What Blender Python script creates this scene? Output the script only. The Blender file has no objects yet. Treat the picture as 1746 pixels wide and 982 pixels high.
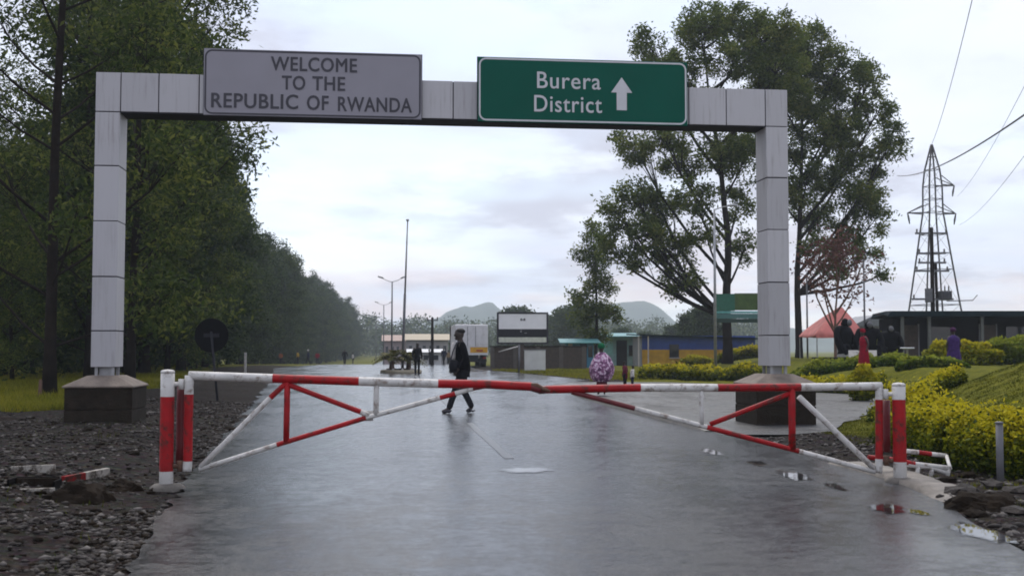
import bpy, bmesh, math, random
import numpy as np
from mathutils import Vector, Matrix
R = math.radians
random.seed(7); rng = np.random.default_rng(7)
sc = bpy.context.scene
COL = sc.collection

# ------------------------------------------------------------------ camera
FPX, HC, PITCH = 2000.0, 1.34, math.atan(105/2000)
cam = bpy.data.cameras.new('camera'); camo = bpy.data.objects.new('camera', cam); COL.objects.link(camo)
camo.location = (0, 0, HC); camo.rotation_euler = (math.pi/2 + PITCH, 0, 0)
cam.sensor_width = 36; cam.lens = 36*FPX/1746; cam.clip_start = .1; cam.clip_end = 9000
cam.dof.use_dof = True; cam.dof.focus_distance = 20; cam.dof.aperture_fstop = 4.0
sc.camera = camo

# ------------------------------------------------------------------ world and sun
SUN_EL, SUN_AZ = 56, -8          # degrees; azimuth clockwise from +Y (ahead), so ahead and to the right
w = bpy.data.worlds.new('World'); sc.world = w; w.use_nodes = True
nt = w.node_tree; N = nt.nodes; L = nt.links; N.clear()
out = N.new('ShaderNodeOutputWorld'); bg = N.new('ShaderNodeBackground'); bg.inputs[1].default_value = .1
sky = N.new('ShaderNodeTexSky'); sky.sky_type = 'NISHITA'; sky.sun_disc = False
sky.sun_elevation = R(SUN_EL); sky.sun_rotation = R(SUN_AZ)
tc = N.new('ShaderNodeTexCoord'); sep = N.new('ShaderNodeSeparateXYZ'); L.new(tc.outputs['Generated'], sep.inputs[0])
def wmath(op, a, b=None, c=None):
    n = N.new('ShaderNodeMath'); n.operation = op
    for i, v in enumerate((a, b, c)):
        if v is None: continue
        if isinstance(v, (int, float)): n.inputs[i].default_value = v
        else: L.new(v, n.inputs[i])
    return n.outputs[0]
def wmix(f, a, b):
    n = N.new('ShaderNodeMix'); n.data_type = 'RGBA'
    for i, v in ((0, f), (6, a), (7, b)):
        if isinstance(v, tuple): n.inputs[i].default_value = v
        elif isinstance(v, (int, float)): n.inputs[i].default_value = v
        else: L.new(v, n.inputs[i])
    return n.outputs[2]
zc = wmath('MAXIMUM', sep.outputs[2], 0.0); den = wmath('ADD', zc, .16)
cmb = N.new('ShaderNodeCombineXYZ')
L.new(wmath('DIVIDE', sep.outputs[0], den), cmb.inputs[0]); L.new(wmath('DIVIDE', sep.outputs[1], den), cmb.inputs[1])
def wnoise(scale, detail, off, rough=.55):
    m = N.new('ShaderNodeMapping'); m.inputs['Location'].default_value = off; L.new(cmb.outputs[0], m.inputs[0])
    n = N.new('ShaderNodeTexNoise'); n.inputs['Scale'].default_value = scale; n.inputs['Detail'].default_value = detail
    n.inputs['Roughness'].default_value = rough; L.new(m.outputs[0], n.inputs[0]); return n.outputs[0]
def wramp(v, a, b):
    n = N.new('ShaderNodeMapRange'); n.interpolation_type = 'SMOOTHSTEP'
    n.inputs[1].default_value = a; n.inputs[2].default_value = b; L.new(v, n.inputs[0]); return n.outputs[0]
K = 10.0
def kc(r, g, b): return (r*K, g*K, b*K, 1)
cl = wramp(wnoise(.9, 6, (3.1, 1.7, 0)), .36, .64)
cl2 = wramp(wnoise(1.7, 7, (9.2, 4.4, 2), .6), .46, .62)
c_col = wmix(cl, kc(.53, .57, .69), kc(.64, .68, .77))
c_col = wmix(wmath('MULTIPLY', cl2, .95), c_col, kc(.43, .445, .53))
warm = wmath('MULTIPLY', wmath('SUBTRACT', 1.0, wramp(zc, .02, .13)), wramp(wnoise(1.3, 4, (1.2, 7.7, 0)), .38, .62))
c_col = wmix(wmath('MULTIPLY', warm, .7), c_col, kc(.74, .60, .57))
# thin bluish gaps: the Nishita sky shows through the cloud veil
gap = wmath('MULTIPLY', wramp(wnoise(.7, 4, (5.3, 2.6, 0)), .50, .66), .34)
vm = N.new('ShaderNodeVectorMath'); vm.operation = 'ADD'; vm.inputs[1].default_value = (2.6, 3.3, 4.0); L.new(sky.outputs[0], vm.inputs[0])
c_col = wmix(gap, c_col, vm.outputs[0])
L.new(c_col, bg.inputs[0]); L.new(bg.outputs[0], out.inputs[0])

sun = bpy.data.lights.new('sun', 'SUN'); suno = bpy.data.objects.new('sun', sun); COL.objects.link(suno)
sun.energy = 1.5; sun.angle = R(40); sun.color = (1, .95, .88)
d = Vector((math.sin(R(SUN_AZ))*math.cos(R(SUN_EL)), math.cos(R(SUN_AZ))*math.cos(R(SUN_EL)), math.sin(R(SUN_EL))))
suno.rotation_euler = d.to_track_quat('Z', 'Y').to_euler(); suno.location = (20, 40, 60)
sc.view_settings.view_transform = 'Standard'; sc.view_settings.look = 'None'; sc.view_settings.gamma = 1
sc.view_settings.use_curve_mapping = False; sc.view_settings.exposure = 0.70
sc.render.engine = 'CYCLES'
sc.cycles.max_bounces = 6; sc.cycles.diffuse_bounces = 3; sc.cycles.glossy_bounces = 3; sc.cycles.transparent_max_bounces = 8
sc.cycles.volume_bounces = 2; sc.cycles.use_denoising = True; sc.cycles.sample_clamp_indirect = 6
sc.cycles.filter_width = 1.8

# ------------------------------------------------------------------ photo measurements -> metres
cp, sp_ = math.cos(PITCH), math.sin(PITCH)
def ray(px, py):
    a, v = (px-873)/FPX, (491-py)/FPX
    return Vector((a, cp - sp_*v, sp_ + cp*v))
def P(px, py, Y):
    r = ray(px, py); return Vector((0, 0, HC)) + r*(Y/r.y)
def G(px, py, z=0.0):
    r = ray(px, py); return Vector((0, 0, HC)) + r*((z-HC)/r.z)
def zt(py, Y): return P(873, py, Y).z
def xt(px, Y, py=596): return P(px, py, Y).x

# ------------------------------------------------------------------ materials
MATS = {}
def mat(name, col, rough=.6, metal=0, var=.15, vscale=6, bump=0, bscale=40, spec=.5, coat=0, dirt=None, dscale=3, damt=.5, dlo=.5, dhi=.72):
    if name in MATS: return MATS[name]
    m = bpy.data.materials.new(name); m.use_nodes = True; n = m.node_tree.nodes; l = m.node_tree.links
    b = n['Principled BSDF']; b.inputs['Roughness'].default_value = rough; b.inputs['Metallic'].default_value = metal
    b.inputs['Specular IOR Level'].default_value = spec
    if coat: b.inputs['Coat Weight'].default_value = coat; b.inputs['Coat Roughness'].default_value = .08
    t = n.new('ShaderNodeTexCoord')
    no = n.new('ShaderNodeTexNoise'); no.inputs['Scale'].default_value = vscale; no.inputs['Detail'].default_value = 6; l.new(t.outputs['Object'], no.inputs[0])
    mr = n.new('ShaderNodeMapRange'); mr.inputs[1].default_value = .3; mr.inputs[2].default_value = .7
    mr.inputs[3].default_value = 1-var; mr.inputs[4].default_value = 1+var; l.new(no.outputs[0], mr.inputs[0])
    mx = n.new('ShaderNodeMix'); mx.data_type = 'RGBA'; mx.blend_type = 'MULTIPLY'; mx.inputs[0].default_value = 1
    mx.inputs[6].default_value = (*col, 1); l.new(mr.outputs[0], mx.inputs[7]); c = mx.outputs[2]
    if dirt:
        n2 = n.new('ShaderNodeTexNoise'); n2.inputs['Scale'].default_value = dscale; n2.inputs['Detail'].default_value = 8; n2.inputs['Roughness'].default_value = .7
        l.new(t.outputs['Object'], n2.inputs[0])
        r2 = n.new('ShaderNodeMapRange'); r2.inputs[1].default_value = dlo; r2.inputs[2].default_value = dhi; r2.inputs[4].default_value = damt; l.new(n2.outputs[0], r2.inputs[0])
        m2 = n.new('ShaderNodeMix'); m2.data_type = 'RGBA'; l.new(r2.outputs[0], m2.inputs[0]); l.new(c, m2.inputs[6]); m2.inputs[7].default_value = (*dirt, 1); c = m2.outputs[2]
    l.new(c, b.inputs['Base Color'])
    if bump:
        n3 = n.new('ShaderNodeTexNoise'); n3.inputs['Scale'].default_value = bscale; n3.inputs['Detail'].default_value = 5; l.new(t.outputs['Object'], n3.inputs[0])
        bu = n.new('ShaderNodeBump'); bu.inputs['Strength'].default_value = bump; bu.inputs['Distance'].default_value = .02; l.new(n3.outputs[0], bu.inputs['Height']); l.new(bu.outputs[0], b.inputs['Normal'])
    MATS[name] = m; return m
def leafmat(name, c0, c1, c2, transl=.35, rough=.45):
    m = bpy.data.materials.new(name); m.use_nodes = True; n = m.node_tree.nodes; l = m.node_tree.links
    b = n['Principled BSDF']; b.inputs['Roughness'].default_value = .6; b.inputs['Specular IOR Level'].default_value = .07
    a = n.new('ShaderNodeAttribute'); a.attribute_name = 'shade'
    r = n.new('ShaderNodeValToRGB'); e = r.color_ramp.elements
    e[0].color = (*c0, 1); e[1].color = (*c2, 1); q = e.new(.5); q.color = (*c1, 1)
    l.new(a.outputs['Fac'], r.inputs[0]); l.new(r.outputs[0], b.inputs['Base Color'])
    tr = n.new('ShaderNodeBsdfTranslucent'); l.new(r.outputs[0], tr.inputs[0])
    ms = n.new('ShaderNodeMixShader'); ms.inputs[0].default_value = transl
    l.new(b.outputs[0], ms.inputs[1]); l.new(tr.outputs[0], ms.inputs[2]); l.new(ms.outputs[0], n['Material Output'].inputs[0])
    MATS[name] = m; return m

def asphalt(name, base=.035, rlo=.16, rhi=.5, seed=0):
    m = bpy.data.materials.new(name); m.use_nodes = True; n = m.node_tree.nodes; l = m.node_tree.links
    b = n['Principled BSDF']; t = n.new('ShaderNodeTexCoord')
    mp = n.new('ShaderNodeMapping'); mp.inputs['Location'].default_value = (seed, seed*.7, 0); l.new(t.outputs['Object'], mp.inputs[0])
    def noise(s, dt, ro=.6, src=mp.outputs[0]):
        q = n.new('ShaderNodeTexNoise'); q.inputs['Scale'].default_value = s; q.inputs['Detail'].default_value = dt; q.inputs['Roughness'].default_value = ro
        l.new(src, q.inputs[0]); return q.outputs[0]
    def rng_(v, a, b_, lo, hi):
        q = n.new('ShaderNodeMapRange'); q.interpolation_type = 'SMOOTHSTEP'
        for i, x in ((1, a), (2, b_), (3, lo), (4, hi)): q.inputs[i].default_value = x
        l.new(v, q.inputs[0]); return q.outputs[0]
    def ma(op, x, y):
        q = n.new('ShaderNodeMath'); q.operation = op
        for i, v in ((0, x), (1, y)):
            if isinstance(v, (int, float)): q.inputs[i].default_value = v
            else: l.new(v, q.inputs[i])
        return q.outputs[0]
    mp2 = n.new('ShaderNodeMapping'); mp2.inputs['Rotation'].default_value = (0, 0, R(-6)); mp2.inputs['Scale'].default_value = (1, .28, 1); l.new(t.outputs['Object'], mp2.inputs[0])
    big = noise(.75, 5, .6, mp2.outputs[0]); mid = noise(2.6, 6, .65); fine = noise(34, 4, .7); grit = noise(110, 2, .5)
    wet = ma('ADD', ma('MULTIPLY', big, .38), ma('ADD', ma('MULTIPLY', mid, .27), ma('MULTIPLY', noise(8, 6, .75), .35)))          # 0..1: film of water
    l.new(rng_(wet, .42, .58, rhi, rlo), b.inputs['Roughness'])
    l.new(ma('MULTIPLY', ma('MULTIPLY', rng_(wet, .42, .58, .4, 1.0), rng_(ma('ADD', ma('MULTIPLY', fine, .5), ma('MULTIPLY', grit, .5)), .38, .62, .45, 1.5)), .95), b.inputs['Specular IOR Level'])
    sp = n.new('ShaderNodeMix'); sp.data_type = 'RGBA'
    l.new(rng_(grit, .42, .66, 0, 1), sp.inputs[0]); sp.inputs[6].default_value = (base*.8, base*.8, base*.85, 1); sp.inputs[7].default_value = (base*2.1, base*2.05, base*2.1, 1)
    m2 = n.new('ShaderNodeMix'); m2.data_type = 'RGBA'; m2.blend_type = 'MULTIPLY'; m2.inputs[0].default_value = 1
    l.new(sp.outputs[2], m2.inputs[6]); l.new(rng_(mid, .3, .7, .75, 1.25), m2.inputs[7]); mud = n.new('ShaderNodeMix'); mud.data_type = 'RGBA'; l.new(rng_(noise(.9, 7, .7), .56, .74, 0, .8), mud.inputs[0]); l.new(m2.outputs[2], mud.inputs[6]); mud.inputs[7].default_value = (.045, .036, .028, 1); l.new(mud.outputs[2], b.inputs['Base Color'])
    bu = n.new('ShaderNodeBump'); bu.inputs['Distance'].default_value = .009
    l.new(rng_(wet, .42, .58, 1.0, .35), bu.inputs['Strength'])
    l.new(ma('ADD', ma('MULTIPLY', fine, .6), ma('MULTIPLY', grit, .4)), bu.inputs['Height']); l.new(bu.outputs[0], b.inputs['Normal'])
    MATS[name] = m; return m

def alu_mat():
    m = bpy.data.materials.new('aluminium cladding'); m.use_nodes = True; n = m.node_tree.nodes; l = m.node_tree.links; b = n['Principled BSDF']; b.inputs['Roughness'].default_value = .5; b.inputs['Specular IOR Level'].default_value = .3
    t = n.new('ShaderNodeTexCoord'); oi = n.new('ShaderNodeObjectInfo'); mp = n.new('ShaderNodeMapping'); mp.inputs['Scale'].default_value = (9, 9, .55); l.new(t.outputs['Object'], mp.inputs[0])
    q = n.new('ShaderNodeTexNoise'); q.inputs['Scale'].default_value = 2; q.inputs['Detail'].default_value = 7; q.inputs['Roughness'].default_value = .65; l.new(mp.outputs[0], q.inputs[0])
    q2 = n.new('ShaderNodeTexNoise'); q2.inputs['Scale'].default_value = 1.7; q2.inputs['Detail'].default_value = 6; l.new(t.outputs['Object'], q2.inputs[0])
    r = n.new('ShaderNodeMapRange'); r.inputs[1].default_value = .5; r.inputs[2].default_value = .72; r.inputs[4].default_value = .85; l.new(q.outputs[0], r.inputs[0])
    mu = n.new('ShaderNodeMath'); mu.operation = 'MULTIPLY'; r2 = n.new('ShaderNodeMapRange'); r2.inputs[1].default_value = .35; r2.inputs[2].default_value = .65; l.new(q2.outputs[0], r2.inputs[0]); l.new(r.outputs[0], mu.inputs[0]); l.new(r2.outputs[0], mu.inputs[1])
    mx = n.new('ShaderNodeMix'); mx.data_type = 'RGBA'; l.new(mu.outputs[0], mx.inputs[0]); mx.inputs[6].default_value = (.42, .41, .425, 1); mx.inputs[7].default_value = (.22, .20, .19, 1)
    pr = n.new('ShaderNodeMapRange'); pr.inputs[3].default_value = .88; pr.inputs[4].default_value = 1.08; l.new(oi.outputs['Random'], pr.inputs[0])
    m2 = n.new('ShaderNodeMix'); m2.data_type = 'RGBA'; m2.blend_type = 'MULTIPLY'; m2.inputs[0].default_value = 1; l.new(mx.outputs[2], m2.inputs[6]); l.new(pr.outputs[0], m2.inputs[7]); l.new(m2.outputs[2], b.inputs['Base Color'])
    return m
M_ALU = alu_mat()
M_CORE = mat('dark steel', (.025, .025, .03), .7, 0, spec=.15)
M_SIGN = mat('sign grey white', (.23, .22, .25), .6, 0, .05, 1.5, dirt=(.20, .19, .20), dscale=1.2, damt=.3)
M_SIGNBK = mat('sign back metal', (.32, .31, .31), .5, .3)
M_BLACK = mat('sign black', (.022, .02, .03), .5)
M_GREEN = mat('sign green', (.0015, .075, .05), .6, 0, .07, 1.5, spec=.12)
M_SWHITE = mat('sign lettering', (.50, .50, .52), .5, 0, .05)
M_CONC = mat('old concrete', (.13, .115, .10), .8, 0, .3, 5, .6, 30, dirt=(.05, .045, .04), dscale=2.5, damt=.8)
M_CONCD = mat('dark block concrete', (.022, .016, .011), .85, 0, .4, 6, .8, 25, spec=.15, dirt=(.012, .013, .008), dscale=3, damt=.8)
M_RED = mat('red gate paint', (.30, .005, .008), .5, 0, .25, 7, .2, 60, spec=.25, dirt=(.07, .02, .014), dscale=11, damt=.9, dlo=.52, dhi=.62)
M_MAROON = mat('dark red gate paint', (.13, .010, .014), .5, 0, .2, 7, dirt=(.05, .01, .01), dscale=5, damt=.7)
M_WHITE = mat('white gate paint', (.55, .53, .505), .5, 0, .12, 7, .2, 60, spec=.3, dirt=(.17, .12, .09), dscale=11, damt=.85, dlo=.52, dhi=.64)
M_RUST = mat('rusty joint', (.10, .05, .03), .8, 0, .4, 20, .5, 60)
M_BARK = mat('bark', (.016, .012, .010), .95, 0, .35, 3, .8, 14, spec=.1)
M_BARKR = mat('reddish bark', (.11, .06, .04), .9, 0, .35, 3, .8, 14)
M_STONE = mat('wet dark stone', (.036, .030, .027), .6, 0, .6, 6, .5, 30, spec=.12)
M_STONE2 = mat('paler stone', (.11, .098, .09), .6, 0, .4, 6, .4, 30, spec=.12)
M_DIRT = mat('dark soil', (.018, .013, .009), .9, 0, .4, 5, .9, 18, spec=.08)
M_GALV = mat('galvanised steel', (.33, .33, .34), .45, .5, .15, 5)
M_GALVD = mat('weathered steel', (.12, .12, .13), .6, .3, .2, 5)
M_WATER = None
E_ROAD = asphalt('wet asphalt', .022, .05, .27)
E_SIDE = asphalt('side asphalt', .030, .34, .7, 31)
L_EUC = leafmat('eucalyptus leaves', (.014, .024, .007), (.052, .080, .018), (.19, .20, .045), .45)
L_DENSE = leafmat('dense dark leaves', (.009, .020, .006), (.032, .056, .014), (.088, .112, .028), .35)
L_HERO = leafmat('open crown leaves', (.024, .042, .009), (.088, .122, .026), (.22, .23, .055), .5)
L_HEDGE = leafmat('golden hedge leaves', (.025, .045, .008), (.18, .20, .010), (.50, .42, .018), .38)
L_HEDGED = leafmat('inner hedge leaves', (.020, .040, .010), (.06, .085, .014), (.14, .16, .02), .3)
L_SHRUB = leafmat('green shrub leaves', (.03, .065, .010), (.12, .17, .018), (.27, .29, .03), .4)
L_RED = leafmat('reddish leaves', (.06, .03, .025), (.12, .055, .045), (.19, .09, .07), .3)
L_GRASS = leafmat('grass blades', (.07, .08, .008), (.17, .17, .014), (.28, .24, .03), .35)
L_LAWN = leafmat('lawn blades', (.025, .034, .003), (.062, .070, .006), (.12, .115, .012), .3)
L_PALM = leafmat('palm leaves', (.05, .06, .02), (.11, .11, .035), (.2, .17, .07), .3)

# ------------------------------------------------------------------ mesh helpers
class MB:
    def __init__(s): s.v = []; s.f = []; s.m = []; s.sm = []
    def add(s, vs, fs, mi=0, smooth=False):
        o = len(s.v); s.v += [tuple(p) for p in vs]
        for f in fs: s.f.append(tuple(i+o for i in f)); s.m.append(mi); s.sm.append(smooth)
    def box(s, x0, x1, y0, y1, z0, z1, mi=0, M=None, bev=0):
        vs = [Vector((x, y, z)) for z in (z0, z1) for y in (y0, y1) for x in (x0, x1)]
        if M is not None: vs = [M @ p for p in vs]
        s.add(vs, [(0, 2, 3, 1), (4, 5, 7, 6), (0, 1, 5, 4), (2, 6, 7, 3), (0, 4, 6, 2), (1, 3, 7, 5)], mi)
    def tube(s, pts, rads, n=8, mi=0, caps=True, smooth=True, mis=None):
        pts = [Vector(p) for p in pts]
        if isinstance(rads, (int, float)): rads = [rads]*len(pts)
        vs = []; up = Vector((0, 0, 1)); px = None
        for i, p in enumerate(pts):
            t = (pts[min(i+1, len(pts)-1)] - pts[max(i-1, 0)])
            t = t.normalized() if t.length > 1e-9 else Vector((0, 0, 1))
            if px is None:
                ref = Vector((0, 1, 0)) if abs(t.y) < .9 else Vector((1, 0, 0))
                px = t.cross(ref).normalized()
            else:
                px = (px - t*px.dot(t)); px = px.normalized() if px.length > 1e-6 else t.orthogonal().normalized()
            py = t.cross(px)
            for k in range(n):
                a = 2*math.pi*k/n; vs.append(p + (px*math.cos(a) + py*math.sin(a))*rads[i])
        o = len(s.v); s.v += [tuple(q) for q in vs]
        for i in range(len(pts)-1):
            for k in range(n):
                s.f.append((o+i*n+k, o+i*n+(k+1) % n, o+(i+1)*n+(k+1) % n, o+(i+1)*n+k)); s.m.append(mis[i] if mis else mi); s.sm.append(smooth)
        if caps:
            s.f.append(tuple(o+k for k in reversed(range(n)))); s.m.append(mis[0] if mis else mi); s.sm.append(False)
            q = o+(len(pts)-1)*n; s.f.append(tuple(q+k for k in range(n))); s.m.append(mis[-1] if mis else mi); s.sm.append(False)
    def lathe(s, prof, n=12, c=(0, 0, 0), mi=0, fold=None, smooth=True):
        o = len(s.v)
        for (r, z) in prof:
            for k in range(n):
                a = 2*math.pi*k/n; rr = r*(fold(a, z) if fold else 1)
                s.v.append((c[0]+rr*math.cos(a), c[1]+rr*math.sin(a), c[2]+z))
        for i in range(len(prof)-1):
            for k in range(n):
                s.f.append((o+i*n+k, o+i*n+(k+1) % n, o+(i+1)*n+(k+1) % n, o+(i+1)*n+k)); s.m.append(mi); s.sm.append(smooth)
        s.f.append(tuple(o+k for k in reversed(range(n)))); s.m.append(mi); s.sm.append(False)
        q = o+(len(prof)-1)*n; s.f.append(tuple(q+k for k in range(n))); s.m.append(mi); s.sm.append(False)
    def mesh(s, name, mats):
        me = bpy.data.meshes.new(name); me.from_pydata(s.v, [], s.f)
        for m in (mats if isinstance(mats, (list, tuple)) else [mats]): me.materials.append(m)
        me.polygons.foreach_set('material_index', s.m); me.polygons.foreach_set('use_smooth', s.sm); me.update(); return me
    def build(s, name, mats, parent=None, bevel=0):
        o = link(name, s.mesh(name, mats), parent)
        if bevel:
            b = o.modifiers.new('bevel', 'BEVEL'); b.width = bevel; b.segments = 2; b.limit_method = 'ANGLE'
        return o
def link(name, me, parent=None):
    o = bpy.data.objects.new(name, me); COL.objects.link(o)
    if parent: o.parent = parent
    return o
def tag(o, label=None, cat=None, group=None, kind=None):
    if label: o['label'] = label
    if cat: o['category'] = cat
    if group: o['group'] = group
    if kind: o['kind'] = kind
    return o
def empty(name, loc=(0, 0, 0), rz=0, label=None, cat=None, group=None):
    o = bpy.data.objects.new(name, None); COL.objects.link(o); o.location = loc; o.rotation_euler = (0, 0, rz); o.empty_display_size = .2
    return tag(o, label, cat, group)
def copy_tree(o, parent=None):
    c = o.copy(); COL.objects.link(c); c.parent = parent
    for ch in list(o.children): copy_tree(ch, c)
    return c
def fast_mesh(name, V, quads, mats, shade=None, midx=None, smooth=False):
    me = bpy.data.meshes.new(name); nv, nf = len(V), len(quads); k = quads.shape[1]
    me.vertices.add(nv); me.vertices.foreach_set('co', np.asarray(V, dtype=np.float32).ravel())
    me.loops.add(nf*k); me.loops.foreach_set('vertex_index', quads.ravel().astype(np.int32))
    me.polygons.add(nf); me.polygons.foreach_set('loop_start', np.arange(0, nf*k, k, dtype=np.int32))
    if shade is not None:
        a = me.attributes.new('shade', 'FLOAT', 'POINT'); a.data.foreach_set('value', np.asarray(shade, dtype=np.float32))
    for m in (mats if isinstance(mats, (list, tuple)) else [mats]): me.materials.append(m)
    if midx is not None: me.polygons.foreach_set('material_index', np.asarray(midx, dtype=np.int32))
    me.update(calc_edges=True)
    if smooth: me.polygons.foreach_set('use_smooth', np.ones(nf, dtype=bool))
    return me
def leaves(C, length, width, droop=.5, up=0.0, shade=None):
    """one rhombic leaf per centre"""
    n = len(C); dirs = rng.normal(size=(n, 3)); dirs[:, 2] = dirs[:, 2]*.6 - droop + up
    dirs /= np.linalg.norm(dirs, axis=1)[:, None]
    side = np.cross(dirs, rng.normal(size=(n, 3))); side /= np.linalg.norm(side, axis=1)[:, None] + 1e-9
    le = (length*rng.uniform(.6, 1.25, n))[:, None]; wi = (width*rng.uniform(.7, 1.3, n))[:, None]
    V = np.empty((n, 4, 3)); V[:, 0] = C - dirs*le*.5; V[:, 1] = C + side*wi*.5 - dirs*le*.08
    V[:, 2] = C + dirs*le*.5; V[:, 3] = C - side*wi*.5 - dirs*le*.08
    q = np.arange(n*4).reshape(n, 4)
    sh = rng.uniform(0, 1, n) if shade is None else np.clip(shade + rng.uniform(-.25, .25, n), 0, 1)
    return V.reshape(-1, 3), q, np.repeat(sh, 4)
def sm(a, b, x):
    t = np.clip((x-a)/(b-a), 0, 1); return t*t*(3-2*t)
class VN:                                    # cheap value noise
    def __init__(s, seed): s.t = np.random.default_rng(seed).uniform(-1, 1, (256, 256))
    def __call__(s, x, y):
        x = np.asarray(x, float); y = np.asarray(y, float); xi = np.floor(x).astype(int); yi = np.floor(y).astype(int)
        fx = x-xi; fy = y-yi; fx = fx*fx*(3-2*fx); fy = fy*fy*(3-2*fy); g = lambda i, j: s.t[i % 256, j % 256]
        return (g(xi, yi)*(1-fx)+g(xi+1, yi)*fx)*(1-fy)+(g(xi, yi+1)*(1-fx)+g(xi+1, yi+1)*fx)*fy
vn = VN(3); vn2 = VN(8)

# ------------------------------------------------------------------ ground, roads
def pl(pts):
    ys = [p[1] for p in pts]; xs = [p[0] for p in pts]; return lambda y: np.interp(y, ys, xs)
def gp(lst): return [(G(a, b).x, G(a, b).y) for a, b in lst]
_l = gp([(215, 982), (300, 835), (424, 698), (460, 651)]); _r = gp([(1746, 945), (1606, 856), (1500, 812), (1360, 772), (1215, 737), (1080, 702), (1000, 680)])
left_x = pl([(-.9, -6)] + _l + [(-17.0, 84), (-18, 100), (-20.5, 150), (-44, 420), (-88, 800)])
right_x = pl([(3.1, -6)] + _r + [(1.5, 45), (3.3, 51), (3.0, 54), (-2.2, 79), (-4, 100), (-8, 150), (-34, 420), (-76, 800)])
# side road: paved apron right of the main road, beyond the gate
def side_right(y): return np.interp(y, [18.4, 19.5, 22, 27, 33, 44, 49], [4.2, 5.4, 6.3, 8.6, 10.5, 9.5, 6.0])
def drop(y): return -1.7*sm(86, 250, np.asarray(y, float))
def ground_z(x, y):
    x = np.asarray(x, float); y = np.asarray(y, float)
    lx, rx = left_x(y), right_x(y)
    rx2 = np.where((y > 18.4) & (y < 49), np.maximum(rx, side_right(y)), rx)
    out_l, out_r = lx - x, x - rx2
    dist = np.maximum(out_l, out_r)
    lump = .05*vn(x*1.3, y*1.3) + .025*vn2(x*3.7, y*3.7) + .012*vn(x*9, y*9)
    far = sm(60, 140, np.hypot(x, y))
    z = sm(.0, .9, dist)*(lump*(1-far) + .03) - .035*(1-sm(-.25, .12, dist))
    z += .10*sm(.3, 2.2, out_l)*(1-far) + .15*vn(x*.2, y*.2)*sm(4, 14, out_l)*(1-far)
    mound = 1.62*sm(5.1, 10.7, x - .10*(y-14))*sm(11.2, 17.5, y)*(1-.55*sm(20, 27, y))
    plat = .55*sm(8, 14, x)*sm(28, 40, y)*(1-sm(62, 95, y))
    z += np.maximum(mound, plat)*sm(.4, 1.6, out_r)
    return z + drop(y)
xs = 5*np.sinh(np.linspace(-6.4, 6.4, 380)); ys = 9 + 8*np.sinh(np.linspace(-1.7, 6.1, 310))
XX, YY = np.meshgrid(xs, ys); ZZ = ground_z(XX, YY)
nx, ny = len(xs), len(ys); idx = np.arange(nx*ny).reshape(ny, nx)
quads = np.stack([idx[:-1, :-1], idx[:-1, 1:], idx[1:, 1:], idx[1:, :-1]], -1).reshape(-1, 4)
out_l = left_x(YY)-XX; out_r = XX-right_x(YY)
gr = sm(2.8, 4.4, out_l + .8*vn(XX*.5, YY*.5))*sm(22.5, 26, YY+.8*vn2(XX*.6, YY*.6))                # grass behind the left plinth
gr = np.maximum(gr, sm(1.5, 3.0, out_r+.5*vn(XX, YY))*sm(11.6, 13.2, YY-.15*(XX-5)))                   # lawn and verge, right
gr = np.maximum(gr, sm(80, 120, np.hypot(XX, YY)))
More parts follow.
